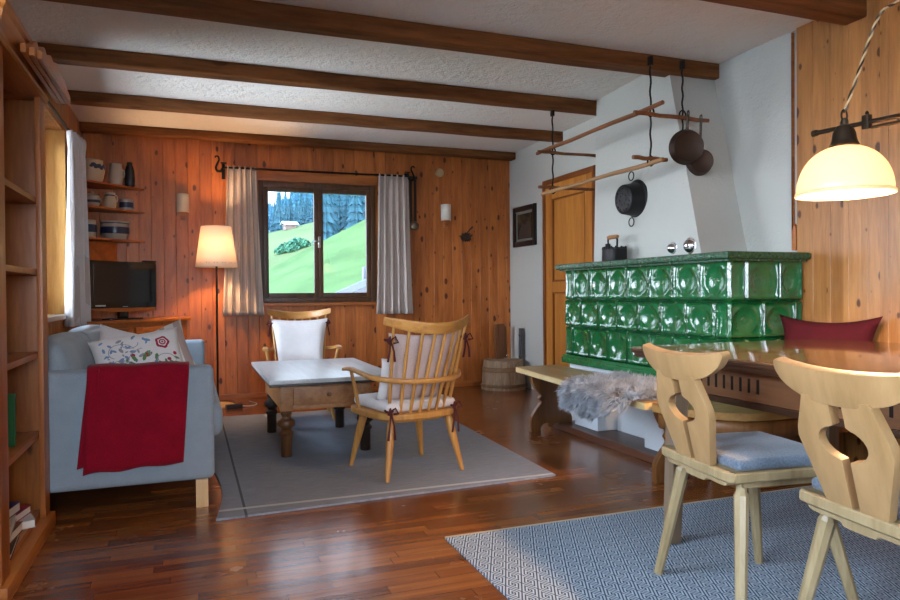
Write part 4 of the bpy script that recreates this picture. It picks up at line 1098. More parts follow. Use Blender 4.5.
def onfront(a, z, d): p = c0+fd*a+fnm*d; return Vector((p.x, p.y, z))
FM = Matrix(((fd.x, 0, fnm.x, c0.x), (fd.y, 0, fnm.y, c0.y), (0, 1, 0, 0), (0, 0, 0, 1)))
for a0, a1 in ((.10, .57), (.60, 1.07)):
    mb = MB()
    for lo, hi in (((a0, .08), (a0+.07, .73)), ((a1-.07, .08), (a1, .73)), ((a0+.07, .08), (a1-.07, .15)), ((a0+.07, .66), (a1-.07, .73))): mb.box((lo[0], lo[1], .001), (hi[0], hi[1], .022), .004, FM)
    mb.box((a0+.07, .15, .0005), (a1-.07, .66, .008), .0, FM); mb.box((a0+.10, .18, .005), (a1-.10, .63, .016), .006, FM)
    dd = mb.build('door', 'cab', t)
    mb = MB(); mb.lathe([(.006, .02), (.006, .032), (.014, .038), (.011, .048), (.003, .05)], 12, FM @ Matrix.Translation((a1-.035 if a0 < .3 else a0+.035, .42, 0))); mb.build('knob', 'ct_leg', dd)
# television
t = thing('television', 'black flat television with glossy bezel on the corner cabinet', 'television', (-.50, 6.36, .799), PI/4)
mb = MB(); mb.box((-.33, -.0, .085), (.33, .05, .482), .01, None, 3); mb.box((-.2, .045, .14), (.2, .085, .42), .015); mb.build('casing', 'tv', t)
mb = MB(); mb.box((-.295, -.0035, .14), (.295, .002, .452)); mb.build('screen', 'tv_screen', t, smooth=False)
ch = [(-.325, .097)]+[(-.325+.65*k/12, .088-.024*math.sin(PI*k/12)) for k in range(13)]+[(.325, .097)]
mb = MB(); mb.prism(ch, .02, .002, Matrix(((1, 0, 0, 0), (0, 0, 1, -.006), (0, 1, 0, 0), (0, 0, 0, 1)))); mb.build('speaker_lip', 'casing', t)
mb = MB(); mb.box((-.045, .01, .012), (.045, .04, .1), .006); mb.prism([(.19*math.cos(2*PI*k/32), .025+.10*math.sin(2*PI*k/32)) for k in range(32)], .012, .004); mb.build('stand', 'tv', t)
mb = MB(); mb.box((-.285, -.006, .112), (-.19, -.003, .124), .001); mb.build('badge', 'silver', t)
mb = MB(); mb.box((-.025, -.006, .105), (.025, -.003, .110), .001); mb.build('badge', 'silver', t)
mb = MB(); mb.box((.20, .0, .4825), (.33, .03, .50), .004); o = mb.build('antenna_box', 'plug_black', t)

# corner shelves
t = thing('corner_shelves', 'three diagonal pine shelf boards in the corner above the television', 'shelf', (-.62, 6.65, 1.4))
def corner(inset): return [(XL+.004, 6.37+inset), (-.37-inset, YF-.004), (XL+.004, YF-.004)]
for z in (1.475, 1.74, 1.95):
    mb = MB(); mb.prism([(x+.62, y-6.65) for x, y in corner(0)], .016, .004, TR((0, 0, z-1.4))); mb.build('shelf', 'corner_wood', t)
mb = MB(); mb.prism([(x+.62, y-6.65) for x, y in [(XL+.004, 6.52), (-.6, YF-.004), (XL+.004, YF-.004)]], .2, .004, TR((0, 0, 1.27-1.4))); mb.build('bracket', 'corner_wood', t)
def onshelf(f, back=.0):      # f 0..1 along the diagonal, from left wall to far wall, moved towards the corner
    p = Vector((XL+.004, 6.37, 0)).lerp(Vector((-.37, YF-.004, 0)), f)+Vector((-.7071, .7071, 0))*back; return p
def crock(name, lab, cat, f, back, z, prof, mat, band=None, handle=None, lid=None, n=28, deco=None):
    p = onshelf(f, back); t = thing(name, lab, cat, (p.x, p.y, z+.0005), PI/4); t.scale = (1.18, 1.18, 1.1) if name != 'stoneware_crock' else (1.32, 1.32, 1.0)
    mb = MB(); mb.lathe(prof, n); mb.build('body', mat, t)
    if band:
        for z0, z1, r in band: 
            mb = MB(); mb.lathe([(r, z0), (r+.0025, z0+.002), (r+.0025, z1-.002), (r, z1)], n, cap=False); mb.build('glaze_band', 'cobalt', t)
    if deco:
        mb = MB()
        for k in range(10):
            a = -PI/2+(k-4.5)*.17; r = deco[0]; zz = deco[1]+.012*math.sin(k*2.1)
            q = Vector((r*math.cos(a), r*math.sin(a), zz)); mb.lathe([(.0005, -.001), (.012+.006*(k % 2), 0), (.010, .002), (.0005, .003)], 8, Matrix.Translation(q) @ Euler((PI/2, 0, a+PI/2)).to_matrix().to_4x4())
        mb.build('painted_motif', 'cobalt', t)
    if handle:
        for (r, zc, h) in handle:
            mb = MB(); mb.tube(spline([(r-.005, 0, zc+h), (r+h*.7, 0, zc+h*.8), (r+h*.7, 0, zc-h*.5), (r-.005, 0, zc-h)], 5), .007, 8); mb.build('handle', mat, t)
    if lid: mb = MB(); mb.lathe(lid, n); mb.build('lid', mat, t)
z3, z2, z1 = 1.966, 1.756, 1.491
crock('stoneware_crock', 'large pale crock with dark motif on the top corner shelf', 'crock', .37, .11, z3, [(.05, 0), (.062, .03), (.072, .1), (.07, .15), (.06, .18), (.064, .19), (.058, .192), (.05, .15)], 'jar', None, [(.07, .15, .02)], deco=(.073, .13))
crock('stoneware_jug', 'tall plain pale jug on the top corner shelf beside the crock', 'jug', .66, .075, z3, [(.042, 0), (.047, .05), (.046, .12), (.042, .16), (.045, .172), (.04, .172), (.036, .12)], 'jar_grey', None, [(.045, .10, .035)])
crock('ribbed_flask', 'slim dark blue flask at the end of the top corner shelf', 'flask', .85, .06, z3, [(.03, 0), (.036, .02), (.037, .07), (.034, .13), (.026, .17), (.018, .185), (.02, .2), (.016, .205)], 'dark_glass')
crock('stoneware_pot', 'small lidded blue painted pot on the middle corner shelf', 'pot', .33, .08, z2, [(.035, 0), (.048, .025), (.05, .055), (.042, .08), (.045, .085)], 'jar_grey', [(.03, .05, .0495)], [(.048, .05, .02)], [(.045, .085), (.03, .098), (.008, .102), (.01, .112), (.002, .116)])
crock('stoneware_pitcher', 'pale pitcher with handle in the middle of the middle corner shelf', 'pitcher', .56, .07, z2, [(.038, 0), (.045, .03), (.044, .07), (.034, .1), (.038, .125), (.034, .125), (.03, .09)], 'jar', [(.098, .108, .0345)], [(.04, .08, .03)])
crock('stoneware_mug', 'squat blue painted mug at the end of the middle corner shelf', 'mug', .80, .065, z2, [(.045, 0), (.05, .01), (.047, .05), (.045, .08), (.048, .09), (.043, .09), (.042, .03)], 'jar_grey', [(.02, .065, .0475)], [(.047, .05, .022)])
crock('stoneware_pot', 'blue painted pot behind the curtain edge on the lowest corner shelf', 'pot', .28, .10, z1, [(.05, 0), (.058, .03), (.06, .09), (.055, .125), (.06, .135), (.053, .135), (.05, .08)], 'jar_grey', [(.04, .1, .0595)])
crock('stoneware_tureen', 'wide blue banded tureen on the lowest corner shelf', 'tureen', .68, .11, z1, [(.075, 0), (.082, .02), (.098, .06), (.10, .1), (.094, .125), (.1, .135), (.102, .145), (.093, .145), (.088, .08)], 'jar_grey', [(.045, .10, .0985), (.125, .134, .0955)])

# ================================================================== WALL FITTINGS
def sconce(x, lab):
    t = thing('wall_sconce', lab, 'sconce', (x, YF-.002, 1.76))
    mb = MB(); N = 14; vs = []; 
    for z in (0, .17):
        for k in range(N+1): a = PI*k/N; vs.append((.052*math.cos(a), -.075*math.sin(a), z))
    fs = [(k, k+1, N+2+k, N+1+k) for k in range(N)]
    mb.raw(vs, fs); mb.build('shade', 'sconce', t, solid=.004, angle=60)
    mb = MB(); mb.box((-.022, -.02, -.07), (.022, 0, .06), .004); mb.tube([(0, -.018, -.02), (0, -.035, -.025), (0, -.04, .03)], .006, 8); mb.build('mount', 'casing', t)
    mb = MB(); mb.lathe([(.011, .03), (.014, .05), (.012, .07)], 12, TR((0, -.04, 0))); mb.build('lamp_socket', 'sconce', t)
sconce(-.045, 'white half-round wall sconce between corner shelves and floor lamp')
sconce(2.548, 'white half-round wall sconce beyond the window curtain')
t = MB(); t.lathe([(.035, 0), (.046, .004), (.046, .018), (.04, .026), (.002, .028)], 28, TR((0, 0, 0), (PI/2, 0, 0)))
o = t.build('wall_disc', 'ivory', None); tag(o, 'small round ivory cover plate high on the plank wall above the sconce', 'cover plate', loc=(2.48, YF-.001, 2.262))
# dried flower
t = thing('dried_flower', 'small dark dried flower head with a stalk on the plank wall', 'dried flower', (2.765, YF-.004, 1.59))
mb = MB()
for k in range(26):
    a = 2*PI*k/26; r = .055+.022*((k*7) % 5)/5; mb.tube([(0, -.01, 0), (r*.6*math.cos(a), -.03, r*.5*math.sin(a)), (r*math.cos(a)*1.1, -.015-.02*(k % 3), r*.75*math.sin(a))], [.012, .012, .003], 6)
mb.build('petals', 'dried', t)
mb = MB(); mb.lathe([(.001, .03), (.03, .028), (.036, .012), (.03, 0)], 16, TR((0, -.006, 0), (PI/2, 0, 0))); mb.build('flower_centre', 'leather', t)
mb = MB(); mb.tube([(0, -.01, .02), (.04, -.012, .07), (.085, -.014, .115)], [.008, .007, .01], 7); mb.build('stalk', 'dried', t)
# bell strap
t = thing('strap_bell', 'dark hanging strap ending in a small rounded bell beside the curtain', 'bell', (2.185, YF-.05, 1.65))
mb = MB()
for dx in (-.028, .022): mb.box((dx-.014, .028, .07), (dx+.014, .034, .55), .002)
mb.box((-.05, .026, .53), (.045, .036, .56), .003); mb.build('strap', 'leather', t)
mb = MB(); mb.lathe([(.012, .0), (.038, .008), (.05, .03), (.046, .06), (.03, .082), (.01, .088)], 20); mb.build('bell', 'bell', t)
# curtain rods
def rod_thing(lab, A, B, scroll):
    A = Vector(A); B = Vector(B); t = thing('curtain_rod', lab, 'curtain rod', (A+B)/2); c = (A+B)/2; d = (B-A).normalized()
    mb = MB(); mb.tube([A-c, B-c], .009, 10); mb.build('rod', 'iron', t)
    for e, s in ((A, -1), (B, 1)):
        if not scroll: 
            mb = MB(); mb.cbox(e-c, (.03, .03, .05), .004); mb.build('bracket', 'iron', t); continue
        mb = MB(); P = lambda a, z: e-c+d*s*a+Vector((0, -.0, z))
        mb.tube(spline([P(.0, -.01), P(.015, -.035), P(.045, -.035), P(.058, -.005), P(.045, .035), P(.03, .07), P(.04, .1), P(.06, .1), P(.064, .085)], 6), [.013-.007*k/48 for k in range(49)], 8)
        mb.tube([P(-.005, -.01), P(-.01, .03)], [.012, .016], 8); mb.cbox(P(-.01, .04), (.055, .02, .012), .003); mb.tube([P(-.01, -.0), P(-.01, -.0)+Vector((0, .07, 0))], .008, 8); mb.cbox(P(-.01, -.03)+Vector((0, .068, 0)), (.03, .01, .14), .002)
        mb.build('scroll_bracket', 'iron', t)
rod_thing('black iron curtain rod with scroll ends above the far window', (.305, YF-.085, 2.185), (2.115, YF-.085, 2.195), True)
rod_thing('black iron curtain rod on the window wall above the bookcase', (XL+.05, 4.2, 2.225), (XL+.05, 6.03, 2.225), False)
# curtains
def curtain(lab, A, B, z0, z1, folds, amp, mat, top=1.0, bot=1.0, seed=0, flare=0.0):
    A = Vector((*A, 0)); B = Vector((*B, 0)); c = (A+B)/2; d = (B-A); L = d.length; d.normalize(); nrm = Vector((d.y, -d.x, 0))
    mb = MB(); r = random.Random(seed); ph = [r.uniform(-.5, .5) for _ in range(40)]
    H = z1-z0
    def f(u, v):
        z = z0+H*v
        w = bot+(top-bot)*v**.8 
        x = (u-.5)*L*w + flare*(1-v)
        fo = folds*u*2*PI+ph[int(u*folds) % 40]*.6
        k = amp*(.55+.6*(1-v)) if v < .94 else amp*.75
        y = k*math.sin(fo)+.25*k*math.sin(2.3*fo+1+3*v)
        x += .35*k*math.cos(fo*1.0+.6)
        if v > .965: y += .008*math.sin(fo*3); z += .006*math.sin(fo*2.1)
        return (d*x+nrm*y)+Vector((0, 0, z))
    mb.grid(f, int(folds*14), 34)
    o = mb.build('curtain', mat, None, angle=80, solid=.004); tag(o, lab, 'curtain', 'linen curtains', loc=(c.x, c.y, 0)); return o
curtain('pale linen curtain beside the far window, next to the floor lamp', (.30, YF-.085), (.64, YF-.085), .80, 2.20, 5, .030, 'curtain', .76, 1.12, 3, -.0)
curtain('pale linen curtain beside the far window, next to the bell strap', (1.77, YF-.085), (2.13, YF-.085), .79, 2.20, 5, .030, 'curtain', .86, 1.08, 8)
curtain('white linen curtain on the window wall beside the corner shelves', (XL+.055, 5.64), (XL+.12, 6.14), .775, 2.205, 5, .036, 'curtain_y', .75, 1.0, 5)

# ================================================================== FLOOR LAMP
t = thing('floor_lamp', 'lit floor lamp with white conical shade in front of the plank wall', 'lamp', (.232, 6.52, 0))
mb = MB(); mb.lathe([(.178, 1.245), (.128, 1.605)], 48, cap=False); mb.build('lamp_shade', 'shade_fabric', t, solid=.003)
mb = MB()
for k in range(48):
    a = 2*PI*k/48; mb.lathe([(.001, -.0015), (.0055, 0), (.001, .0015)], 6, TR((.1745*math.cos(a), .1745*math.sin(a), 1.275+.006*math.sin(k*2))) @ Euler((0, PI/2, a)).to_matrix().to_4x4())
mb.build('shade_trim', 'ivory', t)
mb = MB(); mb.tube([(0, 0, .03), (0, 0, 1.40)], .0095, 10)
for k in range(3): mb.tube([(0, 0, 1.585), (.128*math.cos(k*2.094), .128*math.sin(k*2.094), 1.60)], .003, 6)
mb.tube([(0, 0, 1.40), (0, 0, 1.59)], .004, 6); mb.build('pole', 'iron', t)
mb = MB(); mb.lathe([(.14, 0.0005), (.145, .012), (.13, .022), (.02, .03), (.012, .05)], 40); mb.build('base', 'sofa_leg', t)
mb = MB(); mb.lathe([(.012, 1.38), (.016, 1.40), (.03, 1.43), (.028, 1.455), (.01, 1.475)], 16); mb.build('bulb', 'bulb_warm', t)
t = thing('power_strip', 'small black power adapter on the floor beside the lamp base', 'adapter', (.36, 6.36, 0), .15)
mb = MB(); mb.box((-.07, -.028, .0005), (.07, .028, .035), .005); mb.build('case', 'plug_black', t)
mb = MB(); mb.tube(spline([(.07, 0, .016), (.13, .01, .008), (.20, .06, .006), (.23, .14, .006), (.2, .3, .006)], 6), .004, 6); mb.build('cable', 'white_cable', t)

# ================================================================== PICTURE
t = thing('picture_frame', 'small black-framed dark painting on the plaster wall beside the door', 'picture', (XR-.001, 6.50, 1.69))
mb = MB()
for lo, hi in (((-.25, -.21), (-.20, .21)), ((.20, -.21), (.25, .21)), ((-.20, -.21), (.20, -.155)), ((-.20, .155), (.20, .21))): mb.box((-.03, lo[0], lo[1]), (0, hi[0], hi[1]), .006)
mb.build('frame', 'black_frame', t)
mb = MB(); mb.box((-.010, -.20, -.155), (-.002, .20, .155)); mb.build('mount', 'mount', t, smooth=False)
mb = MB(); mb.box((-.014, -.165, -.13), (-.009, .165, .13)); mb.build('painting', 'picture', t, smooth=False)
mb = MB(); mb.prism([(-.16, -.12), (-.15, -.02), (-.08, .05), (-.02, .01), (.05, .04), (.12, -.05), (.15, -.12)], .002, 0, Matrix(((0, 0, -1, -.0138), (1, 0, 0, 0), (0, 1, 0, 0), (0, 0, 0, 1)))); mb.build('painted_hill', 'dried', t, smooth=False)

# ================================================================== TUB
t = thing('wooden_tub', 'weathered wooden stave tub in the far corner beside the door', 'tub', (3.06, 6.56, 0))
mb = MB(); ns = 18
for k in range(ns):
    a0 = 2*PI*k/ns+.006; a1 = 2*PI*(k+1)/ns-.006; vs = []
    for z, r in ((.0005, .235), (.30, .205)):
        for rr in (r, r-.022):
            for a in (a0, (a0+a1)/2, a1): vs.append((rr*math.cos(a), rr*math.sin(a), z+.003*math.sin(k*3)*(z > .1)))
    mb.raw(vs, [(0, 1, 7, 6), (1, 2, 8, 7), (3, 9, 10, 4), (4, 10, 11, 5), (0, 6, 9, 3), (2, 5, 11, 8), (6, 7, 10, 9), (7, 8, 11, 10), (0, 3, 4, 1), (1, 4, 5, 2)])
mb.lathe([(.22, .03), (.22, .05)], 24); mb.build('staves', 'tub', t, angle=30)
for z0, z1, r in ((.03, .06, .234), (.185, .23, .216)):
    mb = MB(); mb.lathe([(r+.003-.1*0, z0), (r+.009, z0+.004), (r+.006, z1-.004), (r, z1)], 36, cap=False); mb.build('hoop', 'tub_band', t)
mb = MB(); mb.prism([(-.215, .27), (.18, .27), (.18, .285), (-.215, .285)], .01, 0, TR((0, 0, 0)))
mb.bm.clear(); mb.lathe([(.19, .272), (.195, .285), (.19, .292)], 32); mb.build('lid', 'tub', t)
mb = MB(); mb.prism([(-.07, .20), (.07, .20), (.075, .62), (.045, .665), (-.06, .66), (-.075, .62)], .025, .004, TR((.055, .165, 0), (PI/2-.06, 0, .2))); mb.build('handle_stave', 'tub_stave', t)
mb = MB(); mb.lathe([(.014, 0), (.012, .012), (.004, .016)], 14, TR((.10, .125, .33), (PI/2, 0, 0))); mb.build('bolt', 'chrome', t)
t = thing('iron_bar', 'flat grey metal bar leaning in the corner behind the wooden tub', 'metal bar', (3.255, 6.55, 0))
mb = MB(); mb.cbox((0, .0, .31), (.018, .065, .62), .003, (0, .02, 0)); mb.build('bar', 'grey_tool', t)
mb = MB()
for z in (.55, .33): mb.lathe([(.013, 0), (.011, .008), (.004, .01)], 12, TR((-.008, 0, z), (0, -PI/2, 0)))
mb.build('rivet', 'chrome', t)

# ================================================================== BENCHES
t = thing('stove_bench', 'freestanding wooden bench with curved trestle ends along the stove', 'bench', (2.36, 3.72, 0))
BQ = [(2.10, 2.86), (2.545, 2.86), (2.60, 4.62), (2.255, 4.62)]
mb = MB(); mb.prism([(x-2.36, y-3.72) for x, y in BQ], .004, .001, TR((0, 0, .446))); mb.build('seat_board', 'bench_top', t)
mb = MB(); mb.prism([(x-2.36, y-3.72) for x, y in BQ], .0345, .003, TR((0, 0, .4114))); mb.build('board_edge', 'bench_edge', t)
tr = sp2([(-.16, .41), (-.155, .36), (-.125, .30), (-.085, .26), (-.10, .235), (-.085, .205), (-.13, .15), (-.165, .09), (-.165, .0)], 5)+[(-.09, 0)]+[(-.045+.05*math.cos(PI-k*PI/8), .055*math.sin(PI-k*PI/8)) for k in range(9)][1:-1]
trp = tr+[(-x, y) for x, y in reversed(tr)]
for y, cx in ((4.42, 2.445), (2.98, 2.425)):
    mb = MB(); mb.prism(trp, .04, .004, Matrix(((1, 0, 0, cx-2.36), (0, 0, 1, y-3.72), (0, 1, 0, .001), (0, 0, 0, 1)))); mb.build('trestle_end', 'bench_end', t, angle=30)
# corner bench
t = thing('corner_bench', 'fixed wooden corner bench between dining table and stove', 'bench', (2.75, 2.6, 0))
cb = sp2([(2.13, 2.84), (2.10, 2.76), (2.20, 2.55), (2.32, 2.43), (2.50, 2.40), (2.80, 2.40)], 5)+[(3.27, 2.40), (3.27, 2.955), (2.565, 2.955), (2.565, 2.845)]
mb = MB(); mb.prism([(x-2.75, y-2.6) for x, y in cb], .036, .006, TR((0, 0, .414)), 3); mb.build('seat_board', 'bench_corner', t)
ca = sp2([(2.17, 2.83), (2.16, 2.76), (2.24, 2.57), (2.34, 2.46), (2.50, 2.43), (2.80, 2.43)], 5)
mb = MB(); mb.grid(lambda u, v: Vector((ca[min(int(u*25), 25)][0]-2.75, ca[min(int(u*25), 25)][1]-2.6, .33+.0838*v)), 25, 2); mb.box((.05, -.19, .33), (.5, -.165, .4135)); mb.build('apron', 'bench_end', t, solid=.02)
mb = MB()
br = [(0, .0), (0, .38)]
mb.prism(sp2([(.0, .41), (.16, .41), (.15, .33), (.10, .27), (.05, .25), (.0, .24)], 4), .035, .004, Matrix(((0, 0, 1, -.60), (1, 0, 0, .02), (0, 1, 0, .003), (0, 0, 0, 1)))); mb.build('bracket', 'bench_end', t)
mb = MB(); mb.box((-.18, .10, .001), (.5, .33, .4135), .004); mb.build('bench_box', 'bench_end', t)
# maroon pillow
mb = MB(); mb.pillow(.52, .43, .13, None, 20, .19, .012)
o = mb.build('throw_pillow', 'maroon', None, angle=80, doubles=True)
o.matrix_world = Matrix.Translation((3.115, 2.70, .655)) @ Matrix.Rotation(.31, 4, 'Z') @ Matrix.Rotation(.16, 4, 'Y') @ Matrix(((0, 0, -1, 0), (-1, 0, 0, 0), (0, 1, 0, 0), (0, 0, 0, 1)))
tag(o, 'dark maroon pillow leaning on the panelled wall behind the dining table', 'pillow')

# sheepskin
t = thing('sheepskin', 'grey curly sheepskin draped over the stove bench', 'sheepskin', (2.3, 3.4, .45))
def skin(u, v):
    """u across the bench (0 at stove side .. 1 hanging end), v along the bench"""
    y = 2.93+.72*v+.03*math.sin(u*7)
    xf = 2.10+.0685*(y-2.86)/.88-.012
    s = u*(.445+.115*min(1, max(0, (v-.12)/.2))*min(1, max(0, (1.02-v)/.1))+.02*math.sin(v*13))
    flat_ = .40
    if s < flat_: x = xf+flat_-s; z = .455
    else:
        e = s-flat_; r = .03
        if e < r*PI/2: a = e/r; x = xf-r*math.sin(a)*.9; z = .455-r*(1-math.cos(a))
        else: x = xf-r*.95-.02*math.sin(v*9); z = .455-r-(e-r*PI/2)
    ed = min(u, 1-u, v, 1-v)
    z += .012*(1-min(1, ed/.12)) * 0
    return Vector((x-2.3, y-3.4, z-.45))
mb = MB(); mb.grid(skin, 30, 34); mb.build('hide', 'wool_base', t, solid=.008, angle=80)
vs, fs = [], []
r = random.Random(5)
for k in range(22000):
    u, v = r.random(), r.random()
    p = skin(u, v); e = .004
    du = (skin(min(1, u+e), v)-skin(max(0, u-e), v)); dv = (skin(u, min(1, v+e))-skin(u, max(0, v-e)))
    nrm = du.cross(dv)
    if nrm.length < 1e-9: continue
    nrm.normalize()
    w = p+Vector((2.3, 3.4, .45))
    if nrm.z < -.2 or (nrm.z < .3 and nrm.x > 0): nrm = -nrm
    cl = mnoise.noise_vector(p*16)*1.1+mnoise.noise_vector(p*60)*.4
    ln = .042+.026*r.random()
    dr_ = (nrm*.9+cl*.75+Vector((-.15, -.12, -.3))+Vector((r.uniform(-1, 1), r.uniform(-1, 1), r.uniform(-1, 1)))*.22).normalized()
    d2 = (dr_+Vector((0, 0, -.5))+cl*.5).normalized()
    side = dr_.cross(Vector((r.uniform(-1, 1), r.uniform(-1, 1), r.uniform(-1, 1)))).normalized()*.003
    q1 = p+dr_*ln*.55; q2 = q1+d2*ln*.55
    for q in (q1, q2):
        if q.z < .004 and q.x > 2.10-2.3+.0: q.z = .004+.004*r.random()
    b = len(vs); vs += [p-side, p+side, q1-side*.8, q1+side*.8, q2]
    fs += [(b, b+1, b+3, b+2), (b+2, b+3, b+4)]
me = bpy.data.meshes.new('wool'); me.from_pydata([tuple(v) for v in vs], [], fs); me.materials.append(M['wool']); me.shade_smooth()
o = bpy.data.objects.new('wool', me); COL.objects.link(o); o.parent = t

# ================================================================== OUTSIDE
def terr(name, fn, nu, nv, mat):
    mb = MB(); mb.grid(fn, nu, nv); return struct(mb.build(name, mat, angle=80))
def ridge1(x): return 2.865+(x-5.5)*(7.118-2.865)/(13.658-5.5)
def near_z(x, y):
    t_ = (y-8.2)/46.8; return (1-t_)*(-2.6+.05*x)+t_*ridge1(x)+.12*math.sin(x*.9+y*.3)*min(1, t_*3)*(1-t_)
terr('hill', lambda u, v: (-60+130*u, 8.2+46.8*v, max(-12, near_z(-60+130*u, 8.2+46.8*v))), 60, 30, 'meadow')
def ridge2(x): return 11.96+(x-13.07)*.274
def mid_z(x, y): t_ = (y-56)/74; return (1-t_)*(ridge1(x)*.6-3)+t_*ridge2(x)
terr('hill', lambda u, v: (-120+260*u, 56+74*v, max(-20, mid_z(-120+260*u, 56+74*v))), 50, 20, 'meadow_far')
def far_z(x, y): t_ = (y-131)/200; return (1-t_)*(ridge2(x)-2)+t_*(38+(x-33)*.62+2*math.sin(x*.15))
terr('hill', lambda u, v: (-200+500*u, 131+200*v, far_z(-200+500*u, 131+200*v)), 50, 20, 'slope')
terr('ground_outside', lambda u, v: (-80+160*u, -80+82*v, -.9), 4, 4, 'bounce_ground')  # unseen ground, made pale and raised to bounce light onto the ceiling

def conifer_mesh(mat, seed):
    r = random.Random(seed); mb = MB(); n = 9
    mb.lathe([(.035, 0), (.02, .5)], 6)
    for k in range(7):
        z = .12+.125*k; rad = .19*(1-k/7.4); vs = [(0, 0, z+.22)]
        for i in range(n*2):
            a = PI*i/n; q = rad*(1.0 if i % 2 else .55)*r.uniform(.8, 1.2); vs.append((q*math.cos(a), q*math.sin(a), z-.03*(i % 2)))
        mb.raw(vs, [(0, 1+i, 1+(i+1) % (n*2)) for i in range(n*2)]+[tuple(range(n*2, 0, -1))])
    return mb
tree0 = conifer_mesh('conifer', 1).build('conifer_tree', 'conifer', None, smooth=False)
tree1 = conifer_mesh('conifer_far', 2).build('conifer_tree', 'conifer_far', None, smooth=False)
ok0 = ok1 = 0
r = random.Random(11)
spots = []
def try_spot(src, x, y, h, kind):
    if all((x-q[1])**2+(y-q[2])**2 > (.2*(h+q[3])*.92)**2 for q in spots): spots.append((src, x, y, h, kind))
for k in range(420):         # edge of the wood above the near meadow
    y = r.uniform(60, 96); try_spot(tree0, y*r.uniform(.182, .36), y, r.uniform(4.5, 7), 'near')
for k in range(1500):
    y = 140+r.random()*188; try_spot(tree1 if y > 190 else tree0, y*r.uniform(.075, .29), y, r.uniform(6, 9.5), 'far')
    if len(spots) > 290: break
first = {id(tree0): True, id(tree1): True}
for src, x, y, h, kind in spots:
    o = src if first[id(src)] else src.copy()
    if first[id(src)]: first[id(src)] = False
    else: COL.objects.link(o)
    z = (near_z(x, 55)+(y-55)*.02-1.2) if kind == 'near' else far_z(x, y)-.3
    o.location = (x, y, z); o.scale = (h, h, h); o.rotation_euler = (0, 0, r.uniform(0, 6))
    if kind == 'near': tag(o, 'tall dark conifer at the wood edge above the bright meadow', 'tree', 'conifers at the wood edge')
    else: tag(o, 'bluish conifer of the distant forest seen through the window', 'tree', 'conifers of the distant forest')
for o in (tree0, tree1):
    if first[id(o)]: bpy.data.objects.remove(o)
mb = MB(); rb = random.Random(4)
for k in range(220):
    a = Vector((rb.gauss(0, 1), rb.gauss(0, 1), abs(rb.gauss(0, 1)))).normalized()*rb.uniform(.7, 1.0)
    s_ = Vector((rb.uniform(-1, 1), rb.uniform(-1, 1), rb.uniform(-1, 1)))*.22; q_ = Vector((rb.uniform(-1, 1), rb.uniform(-1, 1), rb.uniform(-1, 1)))*.22
    mb.raw([a+s_, a+q_, a-s_, a-q_], [(0, 1, 2, 3)])
mb.lathe([(.5, -.3), (.8, 0), (.75, .4), (.5, .7), (.1, .85)], 12)
bush = mb.build('meadow_bush', 'bush', None, smooth=False)
for k, (x, y, s_) in enumerate(((11.5, 95, .8), (12.3, 95.5, 1.0), (13.1, 95, 1.15), (13.9, 96, 1.25), (14.6, 95.2, 1.0), (12.7, 94, .8))):
    o = bush if k == 0 else bush.copy()
    if k: COL.objects.link(o)
    o.location = (x, y, mid_z(x, y)+.2); o.scale = (s_, s_, s_); o.rotation_euler = (0, 0, k*1.3)
    tag(o, 'green bush in the clump on the pale meadow outside', 'bush', 'bushes on the meadow')
t = thing('cabin', 'small wooden cabin with pale roof on the far meadow outside', 'cabin', (17.2, 128, mid_z(17.2, 128)), .2); t.scale = (.8, .8, .8)
mb = MB(); mb.box((-1.2, -1, -.3), (1.2, 1, 1.0)); mb.build('cabin_walls', 'cabin_wall', t, smooth=False)
mb = MB(); mb.prism([(-1.3, .95), (0, 1.7), (1.3, .95), (1.3, .85), (0, 1.55), (-1.3, .85)], 3.6, 0, Matrix(((0, 0, 1, -1.8), (1, 0, 0, 0), (0, 1, 0, 0), (0, 0, 0, 1)))); mb.build('roof', 'cabin_roof', t, smooth=False)
t = thing('fence', 'grey wooden fence rail and post on the slope outside the window', 'fence', (2.2, 9, .30))
mb = MB(); mb.tube([(-.6, 0, .55), (.5, 0, 1.02)], .09, 6); mb.build('rail', 'fence_wood', t)
mb = MB(); mb.box((-.01, .095, -1.9), (.09, .195, 1.06), .01); mb.build('post', 'fence_wood', t)

# ================================================================== LIGHT
def portal(loc, rot, sx, sy):
    l = bpy.data.lights.new('window_portal', 'AREA'); l.shape = 'RECTANGLE'; l.size = sx; l.size_y = sy; l.cycles.is_portal = True
    o = bpy.data.objects.new('window_portal', l); COL.objects.link(o); o.location = loc; o.rotation_euler = rot
portal(((HW[0]+HW[1])/2, YF+.2, (HW[2]+HW[3])/2), (-PI/2, 0, 0), HW[1]-HW[0], HW[3]-HW[2])
for H in HL: portal((XL-.2, (H[0]+H[1])/2, (H[2]+H[3])/2), (0, -PI/2, 0), H[3]-H[2], H[1]-H[0])
H = HR[0]; portal(((H[0]+H[1])/2, YB-.2, (H[2]+H[3])/2), (PI/2, 0, 0), H[1]-H[0], H[3]-H[2])
w = bpy.data.worlds.new('sky'); SC.world = w; w.use_nodes = True
nt = w.node_tree; bg = nt.nodes['Background']
tc = nt.nodes.new('ShaderNodeTexCoord'); sp = nt.nodes.new('ShaderNodeSeparateXYZ'); nt.links.new(tc.outputs['Generated'], sp.inputs[0])
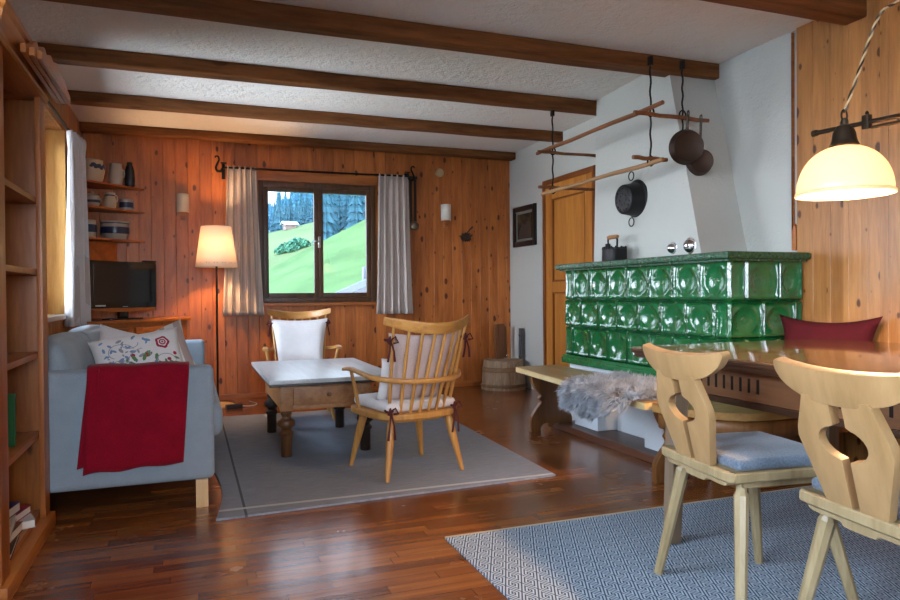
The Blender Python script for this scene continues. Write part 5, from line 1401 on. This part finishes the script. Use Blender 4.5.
mr = nt.nodes.new('ShaderNodeMapRange'); mr.inputs[1].default_value = -.1; mr.inputs[2].default_value = .9; nt.links.new(sp.outputs[2], mr.inputs[0])
cr = nt.nodes.new('ShaderNodeValToRGB'); cr.color_ramp.elements[0].color = (.80, .90, 1.0, 1); cr.color_ramp.elements[1].color = (.50, .70, 1.0, 1)
nt.links.new(mr.outputs[0], cr.inputs[0]); nt.links.new(cr.outputs[0], bg.inputs[0])
dt = nt.nodes.new('ShaderNodeVectorMath'); dt.operation = 'DOT_PRODUCT'; dt.inputs[1].default_value = (-.55, -.8, .2); nt.links.new(tc.outputs['Generated'], dt.inputs[0])
m2 = nt.nodes.new('ShaderNodeMapRange'); m2.inputs[1].default_value = -.6; m2.inputs[2].default_value = .9; m2.inputs[3].default_value = 1.5; m2.inputs[4].default_value = 18
nt.links.new(dt.outputs['Value'], m2.inputs[0]); nt.links.new(m2.outputs[0], bg.inputs[1])

# ================================================================== CAMERA
cam = bpy.data.cameras.new('camera'); co = bpy.data.objects.new('camera', cam); COL.objects.link(co); SC.camera = co
cam.sensor_width = 36; cam.lens = 692.9/900*36; cam.clip_end = 2000; cam.clip_start = .05
yaw, pitch, roll = .360154, -.0104124, -.0076986
f = Vector((math.sin(yaw)*math.cos(pitch), math.cos(yaw)*math.cos(pitch), math.sin(pitch)))
rr = Vector((math.cos(yaw), -math.sin(yaw), 0)); uu = rr.cross(f)
r2 = math.cos(roll)*rr+math.sin(roll)*uu; u2 = -math.sin(roll)*rr+math.cos(roll)*uu
co.matrix_world = Matrix(((r2.x, u2.x, -f.x, 0), (r2.y, u2.y, -f.y, 0), (r2.z, u2.z, -f.z, 1.0), (0, 0, 0, 1)))
vs_ = SC.view_settings; vs_.view_transform = 'Standard'; vs_.look = 'None'; vs_.gamma = 1; vs_.exposure = 1.3; vs_.use_curve_mapping = False
SC.cycles.max_bounces = 10; SC.cycles.diffuse_bounces = 6; SC.cycles.glossy_bounces = 4; SC.cycles.transparent_max_bounces = 12
SC.cycles.sample_clamp_indirect = 6; SC.cycles.use_denoising = True; SC.cycles.caustics_reflective = False; SC.cycles.caustics_refractive = False
